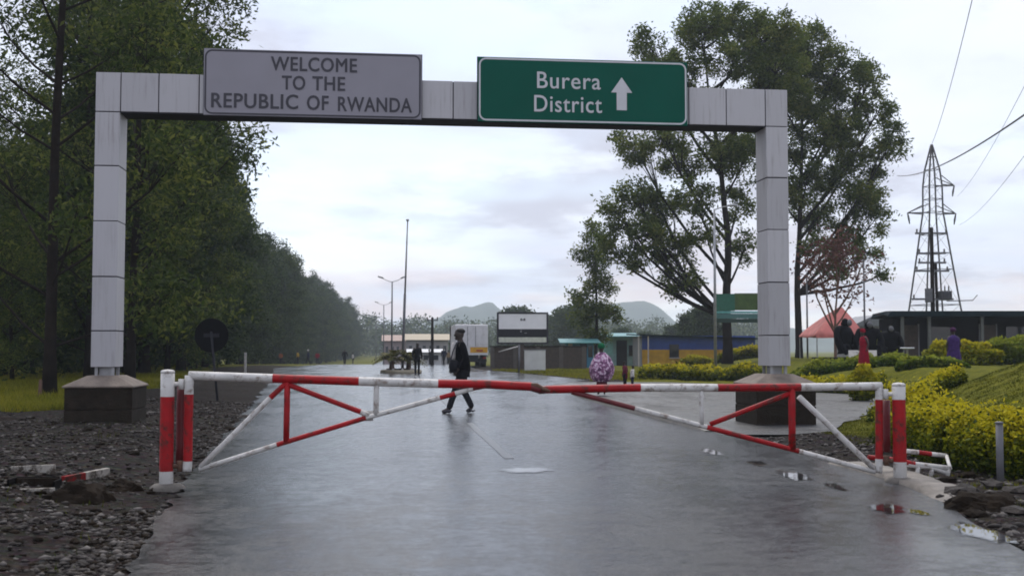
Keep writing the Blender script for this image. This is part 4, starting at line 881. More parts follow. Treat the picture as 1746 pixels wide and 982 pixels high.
def human(loc, rz, h, label, pose='stand', coat=None, pants=None, shoes=None, group=None, coat_hem=.74, sub=1, lean=.03, dress=None, wrap=None, fingers=False, shirt=None):
    root = empty('person', loc, rz, label, 'person', group); root.scale = (h/1.75,)*3; p = POSES[pose]; hz = p['hipz']
    pel, wa, ch, nk, hd, tp = (0, 0, hz+.04), (lean*.4, 0, 1.10), (lean, 0, 1.32), (lean*1.6, 0, 1.48), (lean*1.8+.02, 0, 1.60), (lean*1.8+.015, 0, 1.69)
    V = [pel, wa, ch, nk, hd, tp]; E = [(0, 1), (1, 2), (2, 3), (3, 4), (4, 5)]; Rr = [(.13, .13), (.12, .13), (.13, .15), .055, (.088, .072), (.075, .062)]
    for (k_, a_, t_), s_ in zip(p['legs'], (1, -1)):
        i = len(V); V += [(0, s_*.09, hz), k_, a_, t_]; E += [(0, i), (i, i+1), (i+1, i+2), (i+2, i+3)]; Rr += [.085, .056, .040, .030]
    for (e_, w_, hd_), s_ in zip(p['arms'], (1, -1)):
        i = len(V); V += [(lean, s_*.19, 1.42), e_, w_, hd_]; E += [(2, i), (i, i+1), (i+1, i+2), (i+2, i+3)]; Rr += [.055, .042, .030, (.034, .02)]
        if fingers:
            d_ = (Vector(hd_)-Vector(w_)).normalized(); sd = Vector((1, 0, 0)) - d_*d_.x; sd.normalize()
            for q, ln in zip((-.030, -.010, .010, .030), (.060, .072, .068, .052)):
                a0 = Vector(hd_)+sd*q; j = len(V); V += [tuple(a0+d_*ln*.55), tuple(a0+d_*ln+Vector((.012, -s_*.014, 0)))]; E += [(i+3, j), (j, j+1)]; Rr += [.0095, .008]
            j = len(V); a0 = Vector(w_).lerp(Vector(hd_), .55); V += [tuple(a0+sd*.042+d_*.012), tuple(a0+sd*.052+d_*.048)]; E += [(i+3, j), (j, j+1)]; Rr += [.011, .009]
    hx = lean*1.8
    ex = [((hx+.02, 0, 1.625), .098, .076, .118), ((hx+.112, 0, 1.60), .020, .016, .026), ((hx+.10, 0, 1.545), .022, .028, .012), ((hx+.095, .03, 1.63), .012, .013, .009), ((hx+.095, -.03, 1.63), .012, .013, .009), ((hx+.01, .078, 1.61), .022, .012, .032), ((hx+.01, -.078, 1.61), .022, .012, .032), ((hx+.065, 0, 1.53), .045, .045, .03)]
    skin('body', V, E, Rr, M_SKIN, root, sub, ex)
    m = MB(); m.lathe([(.074, 0), (.088, .03), (.084, .07), (.055, .10), (.01, .112)], 14, fold=None); o = m.build('hair', M_HAIR, root); o.location = (hx-.002, 0, 1.645); o.scale = (1.13, .90, .86)
    if dress:
        sw = dress.get('w', 1.0); bot = dress.get('bot', .10)
        prof = [(.30*sw, bot), (.31*sw, bot+.15), (.28*sw, .6), (.24*sw, .85), (.22*sw, 1.02), (.24*sw, 1.2), (.235*sw, 1.36), (.13, 1.46), (.075, 1.50)]
        m = MB(); m.lathe(prof, 28, fold=lambda a, z: (1+.10*math.sin(7*a+z)*max(0, 1-z))*(.86+.14*abs(math.sin(a)))); m.build('dress', dress['m'], root)
        if 'shawl' in dress:
            m = MB(); m.lathe([(.26, .48), (.36, .60), (.42, .78), (.43, .95), (.38, 1.12), (.31, 1.28), (.22, 1.40), (.10, 1.51)], 28, fold=lambda a, z: (1+.09*math.sin(5*a+3*z))*(.85+.15*abs(math.sin(a+.4)))); m.build('shawl', dress['shawl'], root)
    else:
        Tv = [(0, 0, hz+.06)]; Te = []; Tr = [(.145, .155)]
        for (k_, a_, t_), s_ in zip(p['legs'], (1, -1)):
            i = len(Tv); kk = Vector(k_); hp = Vector((0, s_*.095, hz-.06)); Tv += [tuple(hp), tuple(hp.lerp(kk, .55)), k_, tuple(kk.lerp(Vector(a_), .5)), (a_[0], a_[1], a_[2]-.02)]; Te += [(0, i), (i, i+1), (i+1, i+2), (i+2, i+3), (i+3, i+4)]; Tr += [.108, .095, .078, .070, .066]
        skin('trousers', Tv, Te, Tr, pants, root, sub)
        Cv = [(0, 0, coat_hem), (0, 0, 1.0), (lean*.4, 0, 1.14), (lean, 0, 1.34), (lean*1.4, 0, 1.46)]; Ce = [(0, 1), (1, 2), (2, 3), (3, 4)]; Cr = [(.185, .19), (.175, .175), (.165, .17), (.165, .19), (.085, .10)]
        for (e_, w_, hd_), s_ in zip(p['arms'], (1, -1)):
            i = len(Cv); Cv += [(lean, s_*.185, 1.42), e_, w_]; Ce += [(3, i), (i, i+1), (i+1, i+2)]; Cr += [.082, .068, .056]
        skin('jacket', Cv, Ce, Cr, coat, root, sub)
        for (k_, a_, t_) in p['legs']:
            A, B = Vector(a_), Vector(t_); he = A + (A-B).normalized()*.05; he.z = min(A.z, B.z+.03); skin('shoe', [tuple(A+Vector((0, 0, -.02))), tuple(he+Vector((0, 0, -.03))), tuple(A.lerp(B, .6)+Vector((0, 0, -.02))), tuple(B)], [(0, 1), (0, 2), (2, 3)], [.05, .045, .045, .034], shoes or M_BLACK, root, sub)
    if shirt:
        m = MB(); m.lathe([(.02, 0), (.07, .03), (.085, .12), (.075, .24), (.045, .32), (.02, .36)], 14); o = m.build('shirt_front', shirt, root); o.location = (lean+.165, 0, 1.10); o.scale = (.75, 1.0, 1.0)
    if wrap:
        m = MB(); m.lathe([(.088, 0), (.118, .04), (.125, .10), (.10, .16), (.04, .19)], 16, fold=lambda a, z: 1+.05*math.sin(6*a+20*z)); o = m.build('head_wrap', wrap, root); o.location = (hx-.005, 0, 1.64)
    return root
g = G(789, 705)
C_BLK = cloth('black jacket cloth', (.006, .006, .008)); C_GRY = cloth('charcoal trousers', (.018, .018, .022)); C_NAVY = cloth('navy cloth', (.012, .016, .04)); C_TAN = cloth('tan cloth', (.22, .15, .08)); C_WHT = cloth('off white cloth', (.55, .52, .5)); C_MAR = cloth('crimson cloth', (.22, .008, .022)); C_PUR = cloth('purple cloth', (.045, .022, .10)); C_YEL = cloth('yellow cloth', (.30, .19, .02)); C_GRN = cloth('green head cloth', (.01, .12, .05)); C_BLU = cloth('blue cloth', (.03, .05, .2)); C_ORA = cloth('rust cloth', (.28, .09, .03))
wk = human((g.x, g.y, -.006), math.pi+R(4), 1.80, 'man in a long black jacket walking across the wet road with a bag', 'walk', C_BLK, C_GRY, M_BLACK, sub=2, lean=.03, fingers=True, shirt=C_WHT)
bag = empty('shoulder_bag', (g.x-.17, g.y-.24, .99), 0, 'dark rounded shoulder bag held at the side of the walking man', 'bag')
m = MB(); m.lathe([(.05, -.15), (.115, -.13), (.135, 0), (.12, .10), (.05, .15)], 16, fold=lambda a, z: .6+.4*abs(math.cos(a))); m.build('pouch', C_GRY, bag).scale = (.85, .85, .9)
m = MB(); m.tube([(-.08, 0, .10), (-.03, .02, .3), (.05, .06, .50), (.10, .12, .52)], .014, 6); m.build('strap', M_BLACK, bag)
def pattern_mat():
    m = bpy.data.materials.new('floral pink cloth'); m.use_nodes = True; n = m.node_tree.nodes; l = m.node_tree.links; b = n['Principled BSDF']; b.inputs['Roughness'].default_value = .85
    t = n.new('ShaderNodeTexCoord'); v = n.new('ShaderNodeTexVoronoi'); v.inputs['Scale'].default_value = 8; qn = n.new('ShaderNodeTexNoise'); qn.inputs['Scale'].default_value = 6; l.new(t.outputs['Object'], qn.inputs[0]); va = n.new('ShaderNodeVectorMath'); va.operation = 'MULTIPLY_ADD'; va.inputs[1].default_value = (.35, .35, .35); l.new(qn.outputs['Color'], va.inputs[0]); l.new(t.outputs['Object'], va.inputs[2]); l.new(va.outputs[0], v.inputs[0])
    r = n.new('ShaderNodeValToRGB'); e = r.color_ramp.elements; e[0].position = .25; e[0].color = (.62, .50, .60, 1); e[1].position = .72; e[1].color = (.07, .025, .07, 1); k = e.new(.46); k.color = (.30, .12, .24, 1)
    l.new(v.outputs['Distance'], r.inputs[0]); l.new(r.outputs[0], b.inputs['Base Color']); return m
C_PINK = pattern_mat()
g = G(1026, 674); human((g.x, g.y, .005), R(95), 1.46, 'woman in a wide pink and purple floral wrap with green head cloth', dress=dict(m=cloth('dark red skirt', (.09, .015, .025)), w=.62, shawl=C_PINK), wrap=C_GRN)
g = P(1474, 652, 40); human((g.x, g.y, gz(g.x, g.y)), R(200), 1.32, 'person wrapped in crimson cloth standing among the clipped hedges', dress=dict(m=C_MAR, w=.85, bot=.02), wrap=C_MAR)
g = P(1627, 640, 38.5); human((g.x, g.y, gz(g.x, g.y)-.04), R(80), 1.34, 'person in a long purple dress standing beside the bright yellow bush', dress=dict(m=C_PUR, w=1.05, bot=.02), wrap=cloth('plum head cloth', (.06, .02, .06)))
g = G(1066, 663); human((g.x, g.y, 0), R(150), .95, 'small child in dark red at the end of the low golden hedge', coat=cloth('dark red cloth', (.10, .015, .03)), pants=C_GRY, coat_hem=.6)
g = G(1078, 663); human((g.x, g.y, 0), R(10), .80, 'small child in a white top beside the child in dark red', coat=C_WHT, pants=C_NAVY)
g = G(711, 638); human((g.x, g.y, 0), R(-60), 1.72, 'person in black standing beside the palm planter', coat=C_BLK, pants=C_BLK)
far = [(508, 140, C_YEL, 'person in a dull yellow top far along the tree lined roadside'), (526, 135, C_NAVY, 'person in navy with white head cloth far along the roadside'), (541, 150, C_MAR, 'person in dark red far along the tree lined roadside'),
       (588, 125, C_BLK, 'person in black on the far wet road by the trees'), (602, 150, C_WHT, 'person in white on the far wet road by the trees'), (479, 150, C_ORA, 'person in rust brown far along the tree lined roadside'),
       (733, 118, C_GRY, 'person in grey on the far road beyond the palm planter'), (757, 112, C_NAVY, 'person in navy standing beside the white truck'), (764, 130, C_TAN, 'person in tan standing beside the white truck'), (747, 140, C_MAR, 'person in dark red between the utility pole and the truck')]
for i, (px, Y, c_, lb) in enumerate(far):
    x = P(px, 600, Y).x; human((x, Y, gz(x, Y)), random.uniform(0, 6.28), random.uniform(1.6, 1.78), lb, 'walk' if i % 2 else 'stand', c_, C_GRY if i % 3 else C_BLK, wrap=C_WHT if px == 526 else None)

M_GOR = mat('black statue', (.005, .005, .007), .7, 0, .3, 4, .5, 25, spec=.06); M_GORF = mat('grey statue face', (.08, .08, .09), .5, 0, .2)
def gorilla(loc, rz, s_, label, walk=False):
    root = empty('gorilla_statue', loc, rz, label, 'statue'); root.scale = (s_,)*3
    if walk:
        V = [(-.55, 0, .72), (-.15, 0, .88), (.28, 0, 1.02), (.52, 0, 1.14), (.66, 0, 1.26), (.58, 0, 1.40)]; Rr = [(.27, .27), (.31, .32), (.34, .34), (.20, .22), (.17, .16), (.10, .09)]
        E = [(i, i+1) for i in range(5)]
        for q in (1, -1):
            i = len(V); V += [(.30, q*.32, .98), (.40, q*.40, .55), (.48, q*.34, .14), (.54, q*.32, .06)]; E += [(2, i), (i, i+1), (i+1, i+2), (i+2, i+3)]; Rr += [.17, .125, .09, .08]
            i = len(V); V += [(-.55, q*.22, .62), (-.42, q*.28, .34), (-.56, q*.24, .08), (-.40, q*.26, .05)]; E += [(0, i), (i, i+1), (i+1, i+2), (i+2, i+3)]; Rr += [.17, .13, .09, .07]
        hd = (.66, 0, 1.26)
    else:
        V = [(0, 0, .26), (.04, 0, .58), (.08, 0, .92), (.16, 0, 1.12), (.22, 0, 1.26), (.14, 0, 1.40)]; Rr = [(.33, .34), (.33, .34), (.31, .36), (.19, .22), (.165, .155), (.10, .09)]
        E = [(i, i+1) for i in range(5)]
        for q in (1, -1):
            i = len(V); V += [(.08, q*.34, 1.00), (.20, q*.50, .58), (.40, q*.38, .18), (.48, q*.34, .07)]; E += [(2, i), (i, i+1), (i+1, i+2), (i+2, i+3)]; Rr += [.16, .12, .09, .08]
            i = len(V); V += [(.12, q*.22, .22), (.46, q*.34, .40), (.56, q*.28, .09), (.70, q*.28, .06)]; E += [(0, i), (i, i+1), (i+1, i+2), (i+2, i+3)]; Rr += [.17, .13, .09, .06]
        hd = (.22, 0, 1.26)
    skin('body', V, E, Rr, M_GOR, root, 2)
    m = MB(); bm = bmesh.new(); bmesh.ops.create_uvsphere(bm, u_segments=12, v_segments=8, radius=1)
    me = bpy.data.meshes.new('face'); bm.to_mesh(me); bm.free(); me.materials.append(M_GORF); o = link('face', me, root); o.location = (hd[0]+.15, 0, hd[2]-.03); o.scale = (.085, .11, .13)
    return root
for px, Y, rz, s_, wkk, lb in ((1434, 48, R(-48), 1.12, False, 'black seated gorilla statue turned sideways on its long dark base'), (1480, 48, R(-95), 1.05, False, 'black seated gorilla statue behind the small white sign'), (1517, 50, R(-95), .95, False, 'smaller black seated gorilla statue beside the veranda building')):
    zb_ = zt(608, Y); x = P(px, 600, Y).x; gorilla((x, Y, zb_), rz, s_, lb, wkk)
b_ = P(1430, 600, 48); root = empty('statue_base', (b_.x, 48, 0), 0, 'long black stone base under the sideways seated gorilla', 'base'); m = MB(); z1 = zt(594, 48); m.box(-.98, .95, -.55, .55, gz(b_.x, 48)-.2, zt(609, 48)); m.build('block', M_GOR, root, .04)
m = MB(); m.box(-1.02, .99, -.6, .6, gz(b_.x, 48)-.2, zt(609, 48)-.14); m.build('step', M_GOR, root, .03)
for px, Y in ((1480, 48), (1517, 50)):
    x = P(px, 600, Y).x; m = MB(); m.lathe([(.62, -.5), (.6, -.05), (.5, 0)], 14, fold=lambda a, z: 1+.06*math.sin(5*a+px)); o = m.build('statue_base', M_GOR); o.location = (x, Y, zt(608, Y)); tag(o, 'rounded dark rock base under the %s seated gorilla' % ('smaller' if px > 1500 else 'middle'), 'base')
Y = 45; c = P(1471, 608, Y); root = empty('notice_board', (c.x, Y, 0), 0, 'small white notice board in front of the gorilla statues', 'sign')
m = MB(); m.box(-.54, .54, -.02, .02, zt(621, Y), zt(597, Y)); m.build('panel', mat('notice white', (.66, .62, .62), .5), root, .004)
m = MB()
for k, (a, b) in enumerate(((-.26, .06), (-.22, .10), (-.2, .02))): m.box(a, b, -.026, -.0205, zt(601+k*3.4, Y)-.015, zt(601+k*3.4, Y)+.012)
tag(m.build('lettering', M_GALVD, root), kind='stuff')
for sx in (-.45, .45): m = MB(); m.box(sx-.03, sx+.03, .021, .07, gz(c.x, Y)-.1, zt(600, Y)); m.build('post', M_GALV, root)

# ------------------------------------------------------------------ buildings
M_BLUEW = mat('blue wall paint', (.016, .055, .28), .5, 0, .2, 2); M_YELW = mat('yellow wall paint', (.52, .28, .008), .55, 0, .2, 2); M_TEAL = mat('teal roof sheet', (.045, .20, .21), .45, .1, .15, 3); M_DARK = mat('dark interior', (.012, .012, .016), .8); M_ROOFD = mat('dark blue roof', (.006, .016, .022), .75, 0, .2, 2, spec=.1)
M_GREYW = mat('grey wall', (.20, .20, .21), .7, 0, .15, 2); M_PALE = mat('pale wall', (.50, .45, .43), .6, 0, .12, 2); M_LBLUE = mat('light blue wall', (.045, .22, .36), .6, 0, .15, 3); M_GLASS = mat('window glass', (.02, .025, .03), .08, 0, .1); M_BRN = mat('brown boards', (.06, .042, .033), .7, 0, .3, 6)
M_REDT = mat('red tent fabric', (.58, .17, .145), .7, 0, .2, 2, .3, 8)
def part(root, name, m_, *boxes, bev=0):
    m = MB()
    for b in boxes: m.box(*b)
    return m.build(name, m_, root, bev)
# blue and yellow building
Y = 92; x0, x1 = P(1095, 600, Y).x, P(1290, 600, Y).x; zr = zt(571, Y); zm = zt(596, Y)
bl = empty('kiosk_building', (x0, Y, 0), R(3), 'long low kiosk painted blue above and yellow below', 'building'); w_ = x1-x0
part(bl, 'lower_wall', M_YELW, (0, w_, 0, 4.5, -.1, zm)); part(bl, 'upper_wall', M_BLUEW, (-.01, w_+.01, -.01, 4.51, zm+.002, zr-.06)); part(bl, 'end_wall', M_GREYW, (-.06, -.012, .0, 4.4, -.1, zr-.08))
m = MB(); m.add([(-.5, -.6, zr-.05), (w_+.3, -.6, zr-.35), (w_+.3, 5, zr-.25), (-.5, 5, zr+.05), (-.5, -.6, zr+.06), (w_+.3, -.6, zr-.24), (w_+.3, 5, zr-.14), (-.5, 5, zr+.16)], [(3, 2, 1, 0), (4, 5, 6, 7), (0, 1, 5, 4), (1, 2, 6, 5), (2, 3, 7, 6), (3, 0, 4, 7)]); m.build('roof', M_ROOFD, bl)
for a in (2.15,):
    o = part(bl, 'window', M_DARK, (a, a+.75, -.05, -.012, .7, 1.75)); part(o, 'counter', M_PALE, (a-.05, a+.8, -.2, -.052, .66, .72)); part(o, 'pane', M_GLASS, (a+.06, a+.69, -.058, -.052, 1.2, 1.68))
part(bl, 'base_strip', mat('green base paint', (.01, .10, .03), .6), (-.012, 3.2, -.025, -.012, -.1, .18))
for a in (-.4, .35): part(bl, 'post', M_PALE, (a, a+.09, -.55, -.46, -.1, zr-.1))
# teal kiosks
def kiosk(px0, px1, ytop, Y, label, wall, panels):
    x0, x1 = P(px0, 600, Y).x, P(px1, 600, Y).x; zr = zt(ytop, Y); r = empty('kiosk', (x0, Y, 0), 0, label, 'kiosk'); w_ = x1-x0
    part(r, 'wall', wall, (0, w_, 0, 2.6, -.1, zr-.25)); m = MB(); m.add([(-.5, -.9, zr-.32), (w_+.5, -.9, zr-.32), (w_+.5, 3, zr), (-.5, 3, zr), (-.5, -.9, zr-.26), (w_+.5, -.9, zr-.26), (w_+.5, 3, zr+.06), (-.5, 3, zr+.06)], [(3, 2, 1, 0), (4, 5, 6, 7), (0, 1, 5, 4), (1, 2, 6, 5), (2, 3, 7, 6), (3, 0, 4, 7)]); m.build('roof', M_TEAL, r)
    for a, b, z0, z1, mm, nm in panels: part(r, nm, mm, (a*w_, b*w_, -.04, -.004, z0, z1))
    return r
kiosk(966, 1012, 578, 84, 'small light blue kiosk with sloping teal roof', M_LBLUE, [(.06, .22, .0, 1.9, M_PALE, 'corner_panel'), (.5, .75, .1, 1.75, mat('deep blue door', (.012, .03, .09), .5), 'door'), (.8, .97, .8, 1.6, M_GLASS, 'window')])
kiosk(1030, 1080, 568, 98, 'pale aqua open fronted kiosk with teal roof next to the blue building', mat('pale aqua wall', (.26, .42, .44), .6, 0, .15, 3), [(.0, .3, .9, 1.9, mat('aqua board', (.25, .5, .5), .6), 'painted_board'), (.42, .78, -.05, 2.1, M_DARK, 'doorway'), (.84, .97, .8, 1.7, M_GLASS, 'window')])
# veranda building right
Y = 62; x0 = P(1515, 600, Y).x; zr = zt(526, Y); zg = gz(x0+4, Y); vb = empty('veranda_building', (x0, Y, zg), R(-2), 'long dark single storey building with deep veranda and blue grey roof', 'building'); h_ = zr-zg; w_ = 17
m = MB(); m.add([(-.1, -.3, h_-.42), (w_, -.3, h_-.42), (w_, 2.6, h_-.25), (.5, 2.6, h_-.25), (.5, 5.2, h_-.42), (w_, 5.2, h_-.42), (.1, -.3, h_-.14), (w_, -.3, h_-.14), (w_, 2.6, h_-.06), (.6, 2.6, h_-.06), (.6, 5.2, h_-.14), (w_, 5.2, h_-.14)],
    [(0, 1, 2, 3), (3, 2, 5, 4), (7, 6, 9, 8), (8, 9, 10, 11), (0, 6, 7, 1), (0, 3, 9, 6), (3, 4, 10, 9), (1, 7, 8, 2), (2, 8, 11, 5), (4, 5, 11, 10)]); m.build('roof', M_ROOFD, vb)
part(vb, 'back_wall', mat('dark plum wall', (.007, .006, .010), .8, 0, .2, 2, spec=.1), (.9, w_, 2.3, 5, -.3, h_-.45)); part(vb, 'floor_slab', M_CONC, (.3, w_, .1, 2.28, -.4, .02))
for a in (.75, 2.15, 4.9, 8.6, 12.0): part(vb, 'post', mat('grey green post', (.085, .09, .085), .7), (a-.075, a+.075, -.05, .10, -.1, h_-.43))
for a in (1.4, 5.6, 9.4): o = part(vb, 'door', M_BRN, (a, a+.85, 2.24, 2.297, .02, 1.9)); part(o, 'frame', M_GREYW, (a-.06, a-.002, 2.22, 2.297, .02, 1.96), (a+.852, a+.91, 2.22, 2.297, .02, 1.96))
for a in (2.9, 7.0, 11): o = part(vb, 'window', M_GLASS, (a, a+1.1, 2.26, 2.297, .8, 1.8)); part(o, 'sill', M_GREYW, (a-.06, a+1.16, 2.18, 2.297, .72, .79))
part(vb, 'veranda_rail', M_GREYW, (2.3, 4.8, -.01, .03, .75, .80))
# grey building and red tent
Y = 92; x0 = P(1455, 600, Y).x; gb = empty('grey_building', (x0, Y, 0), 0, 'plain grey walled building with low gable behind the red tent', 'building'); za, zb2 = zt(556, Y), zt(537, Y)
part(gb, 'wall', M_GREYW, (0, 3.9, 0, 5, -.1, za)); m = MB(); m.add([(-.2, -.2, za), (1.7, -.2, zb2), (4.2, -.2, za), (-.2, 5.2, za), (1.7, 5.2, zb2), (4.2, 5.2, za)], [(0, 2, 1), (3, 4, 5), (0, 1, 4, 3), (1, 2, 5, 4), (0, 3, 5, 2)]); m.build('roof', mat('slate grey roof', (.16, .17, .19), .5), gb)
o = part(gb, 'window', M_GLASS, (1.2, 2.2, -.04, -.002, 1.0, 2.0)); part(o, 'sill', M_PALE, (1.1, 2.3, -.1, -.002, .93, .99))
Y = 72; x0, x1 = P(1392, 600, Y).x, P(1474, 600, Y).x; xm = P(1452, 600, Y).x; tt = empty('tent', (x0, Y, 0), 0, 'faded red peaked tent behind the gorilla statues', 'tent'); w_ = x1-x0; ze, zp = zt(572, Y), zt(520, Y); px_ = xm-x0
m = MB(); nseg = 12; V = []
for j in range(nseg+1):
    t = j/nseg
    for i in range(25):
        u = i/24; ax, ay = 0+u*w_, 0.; # square rim walked as four sides
        s4 = u*4; k_ = int(min(3, s4)); f = s4-k_; rim = [((0, 0), (w_, 0)), ((w_, 0), (w_, 4.4)), ((w_, 4.4), (0, 4.4)), ((0, 4.4), (0, 0))][k_]; rx_, ry_ = rim[0][0]+(rim[1][0]-rim[0][0])*f, rim[0][1]+(rim[1][1]-rim[0][1])*f
        zz = ze+(zp-ze)*(t**.82) - .10*math.sin(math.pi*f)*(1-t) ; V.append((rx_+(px_-rx_)*t*.985, ry_+(2.2-ry_)*t*.985, zz))
m.add(V, [(j*25+i, j*25+i+1, (j+1)*25+i+1, (j+1)*25+i) for j in range(nseg) for i in range(24)], 0, True); o = m.build('canopy', M_REDT, tt); md = o.modifiers.new('t', 'SOLIDIFY'); md.thickness = .02
part(tt, 'valance', M_REDT, (0, w_, -.02, .0, ze-.14, ze-.01)); 
for a, b in ((.03, .03), (w_-.09, .03), (.03, 4.3), (w_-.09, 4.3)): part(tt, 'pole', M_GALV, (a, a+.06, b, b+.06, 0, ze))
# far buildings
def far_block(px0, px1, ytop, Y, dep, wall, roofm, label, nw, seed=0):
    x0, x1 = P(px0, 600, Y).x, P(px1, 600, Y).x; w_ = x1-x0; h_ = zt(ytop, Y)-gz(x0, Y); r = empty('far_building', (x0, Y, gz(x0, Y)-.05), R(6), label, 'building'); part(r, 'wall', wall, (0, w_, 0, dep, -.1, h_*.8))
    m = MB(); m.add([(-.4, -.5, h_*.8), (w_+.4, -.5, h_*.8), (w_+.4, dep/2, h_), (-.4, dep/2, h_), (-.4, dep+.5, h_*.8), (w_+.4, dep+.5, h_*.8)], [(0, 1, 2, 3), (3, 2, 5, 4), (0, 3, 4), (1, 5, 2), (0, 4, 5, 1)]); m.build('roof', roofm, r)
    for k in range(nw):
        a = w_*(k+.28)/nw; o = part(r, 'window', M_GLASS, (a, a+w_/nw*.45, -.05, -.003, h_*.34, h_*.62)); part(o, 'sill', M_PALE, (a-.05, a+w_/nw*.45+.05, -.12, -.003, h_*.30, h_*.338))
    return r
far_block(694, 764, 568, 165, 8, mat('dull pale wall', (.27, .25, .25), .7, 0, .2, .6), mat('ochre roof', (.30, .24, .15), .6), 'pale building with ochre roof far behind the palm planter', 6)
far_block(655, 692, 570, 185, 8, mat('pink wall', (.28, .22, .215), .6), mat('rusty roof', (.25, .15, .12), .6), 'pinkish far building behind the flagpole', 4)
far_block(700, 752, 594, 120, 3, mat('white shed', (.62, .62, .62), .5), mat('pale sheet roof', (.55, .55, .55), .4), 'low white shed in front of the pale ochre roofed building', 3)
# guard shelter and wall behind the billboard
Y = 80; x0, x1 = P(836, 600, Y).x, P(1000, 600, Y).x; gs = empty('roadside_wall', (x0, Y, 0), 0, 'dark brown boundary wall behind the billboard', 'wall'); w_ = x1-x0
part(gs, 'masonry', M_BRN, (0, w_, 0, .3, -.1, zt(592, Y))); part(gs, 'coping', M_CONCD, (-.05, w_+.05, -.05, .35, zt(592, Y)+.002, zt(589.5, Y)))
for k in range(5): part(gs, 'pier', mat('pier', (.10, .085, .075), .8), (k*w_/4.2, k*w_/4.2+.28, -.09, -.003, -.1, zt(591, Y)))

# ------------------------------------------------------------------ billboard, panels, poles
Y = 74; c = P(891, 600, Y).x; bb = empty('billboard', (c, Y, 0), R(4), 'white billboard in a dark frame on a single post', 'billboard'); z0, z1 = zt(585, Y), zt(534, Y); hw = 42*Y/FPX
part(bb, 'post', M_BRN, (-.13, .10, .08, .26, -.2, z0)); part(bb, 'back_panel', M_CORE, (-hw, hw, 0, .08, z0, z1)); part(bb, 'frame', M_BLACK, (-hw-.07, -hw, -.06, .10, z0-.06, z1+.06), (hw, hw+.07, -.06, .10, z0-.06, z1+.06), (-hw, hw, -.06, .10, z1, z1+.06), (-hw, hw, -.06, .10, z0-.06, z0))
M_BB = mat('billboard white', (.80, .79, .80), .5, 0, .05, 2)
part(bb, 'upper_sheet', M_BB, (-hw+.05, hw-.04, -.012, -.002, zt(561, Y), z1-.05)); part(bb, 'lower_sheet', mat('billboard cream', (.55, .56, .47), .5), (-hw+.05, hw-.04, -.012, -.002, z0+.05, zt(575, Y)))
for a, b in ((.02, zt(545, Y)), ): part(bb, 'emblem', M_GALVD, (a-.16, a-.05, -.02, -.0125, b-.07, b+.08), (a-.02, a+.03, -.02, -.0125, b-.07, b+.05), (a+.05, a+.16, -.02, -.0125, b-.07, b+.08))
m = MB()
for a, py in ((-.10, 566), (.20, 568), (-.1, 564)): m.lathe([(.01, 0), (.09, .01), (.01, .02)], 10, (a, -.02, zt(py, Y)))
tag(m.build('emblem_dots', M_BB, bb), kind='stuff')
Y = 71; c = P(912, 600, Y).x; wp = empty('white_panel', (c, Y, 0), R(3), 'plain white upright panel standing in the grass under the billboard', 'panel'); part(wp, 'board', mat('panel white', (.55, .55, .53), .6, 0, .1, 2), (-.64, .64, -.06, .06, -.1, zt(597, Y)), bev=.02); part(wp, 'cap', M_GREYW, (-.68, .68, -.09, .09, zt(597, Y)+.002, zt(597, Y)+.05))
Y = 68; ba = empty('barrier_arm', (P(885, 600, Y).x, Y, 0), 0, 'thin pale barrier arm sloping below the billboard', 'barrier'); m = MB(); m.tube([(.0, 0, zt(590, Y)), (P(850, 600, Y).x-P(885, 600, Y).x, 0, zt(600, Y))], .03, 8); m.build('arm', M_WHITE, ba); m = MB(); m.tube([(0, 0, -.1), (0, 0, zt(588, Y))], .06, 8); m.build('post', M_GALVD, ba)
def pole_tube(root, name, pts, r, m_, n_=8): m = MB(); m.tube(pts, r, n_); return m.build(name, m_, root)
Y = 68; fpz = empty('flagpole', (P(686, 600, Y).x, Y, 0), 0, 'tall bare grey flagpole rising from the palm planter', 'flagpole'); t_ = P(695, 378, Y); dx = t_.x-P(686, 600, Y).x
pole_tube(fpz, 'lower_pole', [(0, 0, -.1), (dx*.5, 0, t_.z*.52)], [.085, .075], M_GALVD); pole_tube(fpz, 'upper_pole', [(dx*.5, 0, t_.z*.52-.1), (dx, 0, t_.z)], [.055, .04], M_GALV); m = MB(); m.lathe([(.02, 0), (.09, .05), (.09, .12), (.02, .17)], 10, (dx, 0, t_.z)); m.build('finial', M_GALV, fpz)
def lamp(px, ytop, Y, label, single=False, arm=1.15):
    x = P(px, 600, Y).x; h = zt(ytop, Y)-.35; r = empty('street_lamp', (x, Y, gz(x, Y)), 0, label, 'street lamp'); h -= gz(x, Y); pole_tube(r, 'pole', [(0, 0, -.1), (0, 0, h*.55), (0, 0, h)], [.09, .075, .055], M_GALVD if not single else M_GALV)
    for s_ in ((1,) if single else (-1, 1)):
        pole_tube(r, 'arm', [(0, 0, h-.05), (s_*arm*.45, 0, h+.12), (s_*arm, 0, h+.42 if not single else h+.2)], [.035, .03, .028], M_GALV)
        a, b = Vector((s_*(arm-.35), 0, h+.33 if not single else h+.2)), Vector((s_*(arm+.25), 0, h+.52 if not single else h+.22)); m = MB(); m.tube([a, a.lerp(b, .3), b.lerp(a, .2), b], [.03, .085, .085, .02], 8); m.build('lamp_head', M_GALV, r)
    return r
lamp(668, 474, 112, 'double armed street lamp beyond the flagpole'); lamp(654, 516, 175, 'farther double armed street lamp among the roadside trees'); lamp(641, 540, 260, 'farthest and smallest double armed street lamp down the road'); lamp(1220, 346, 66, 'single armed street lamp rising through the many limbed big tree', True, 1.1)
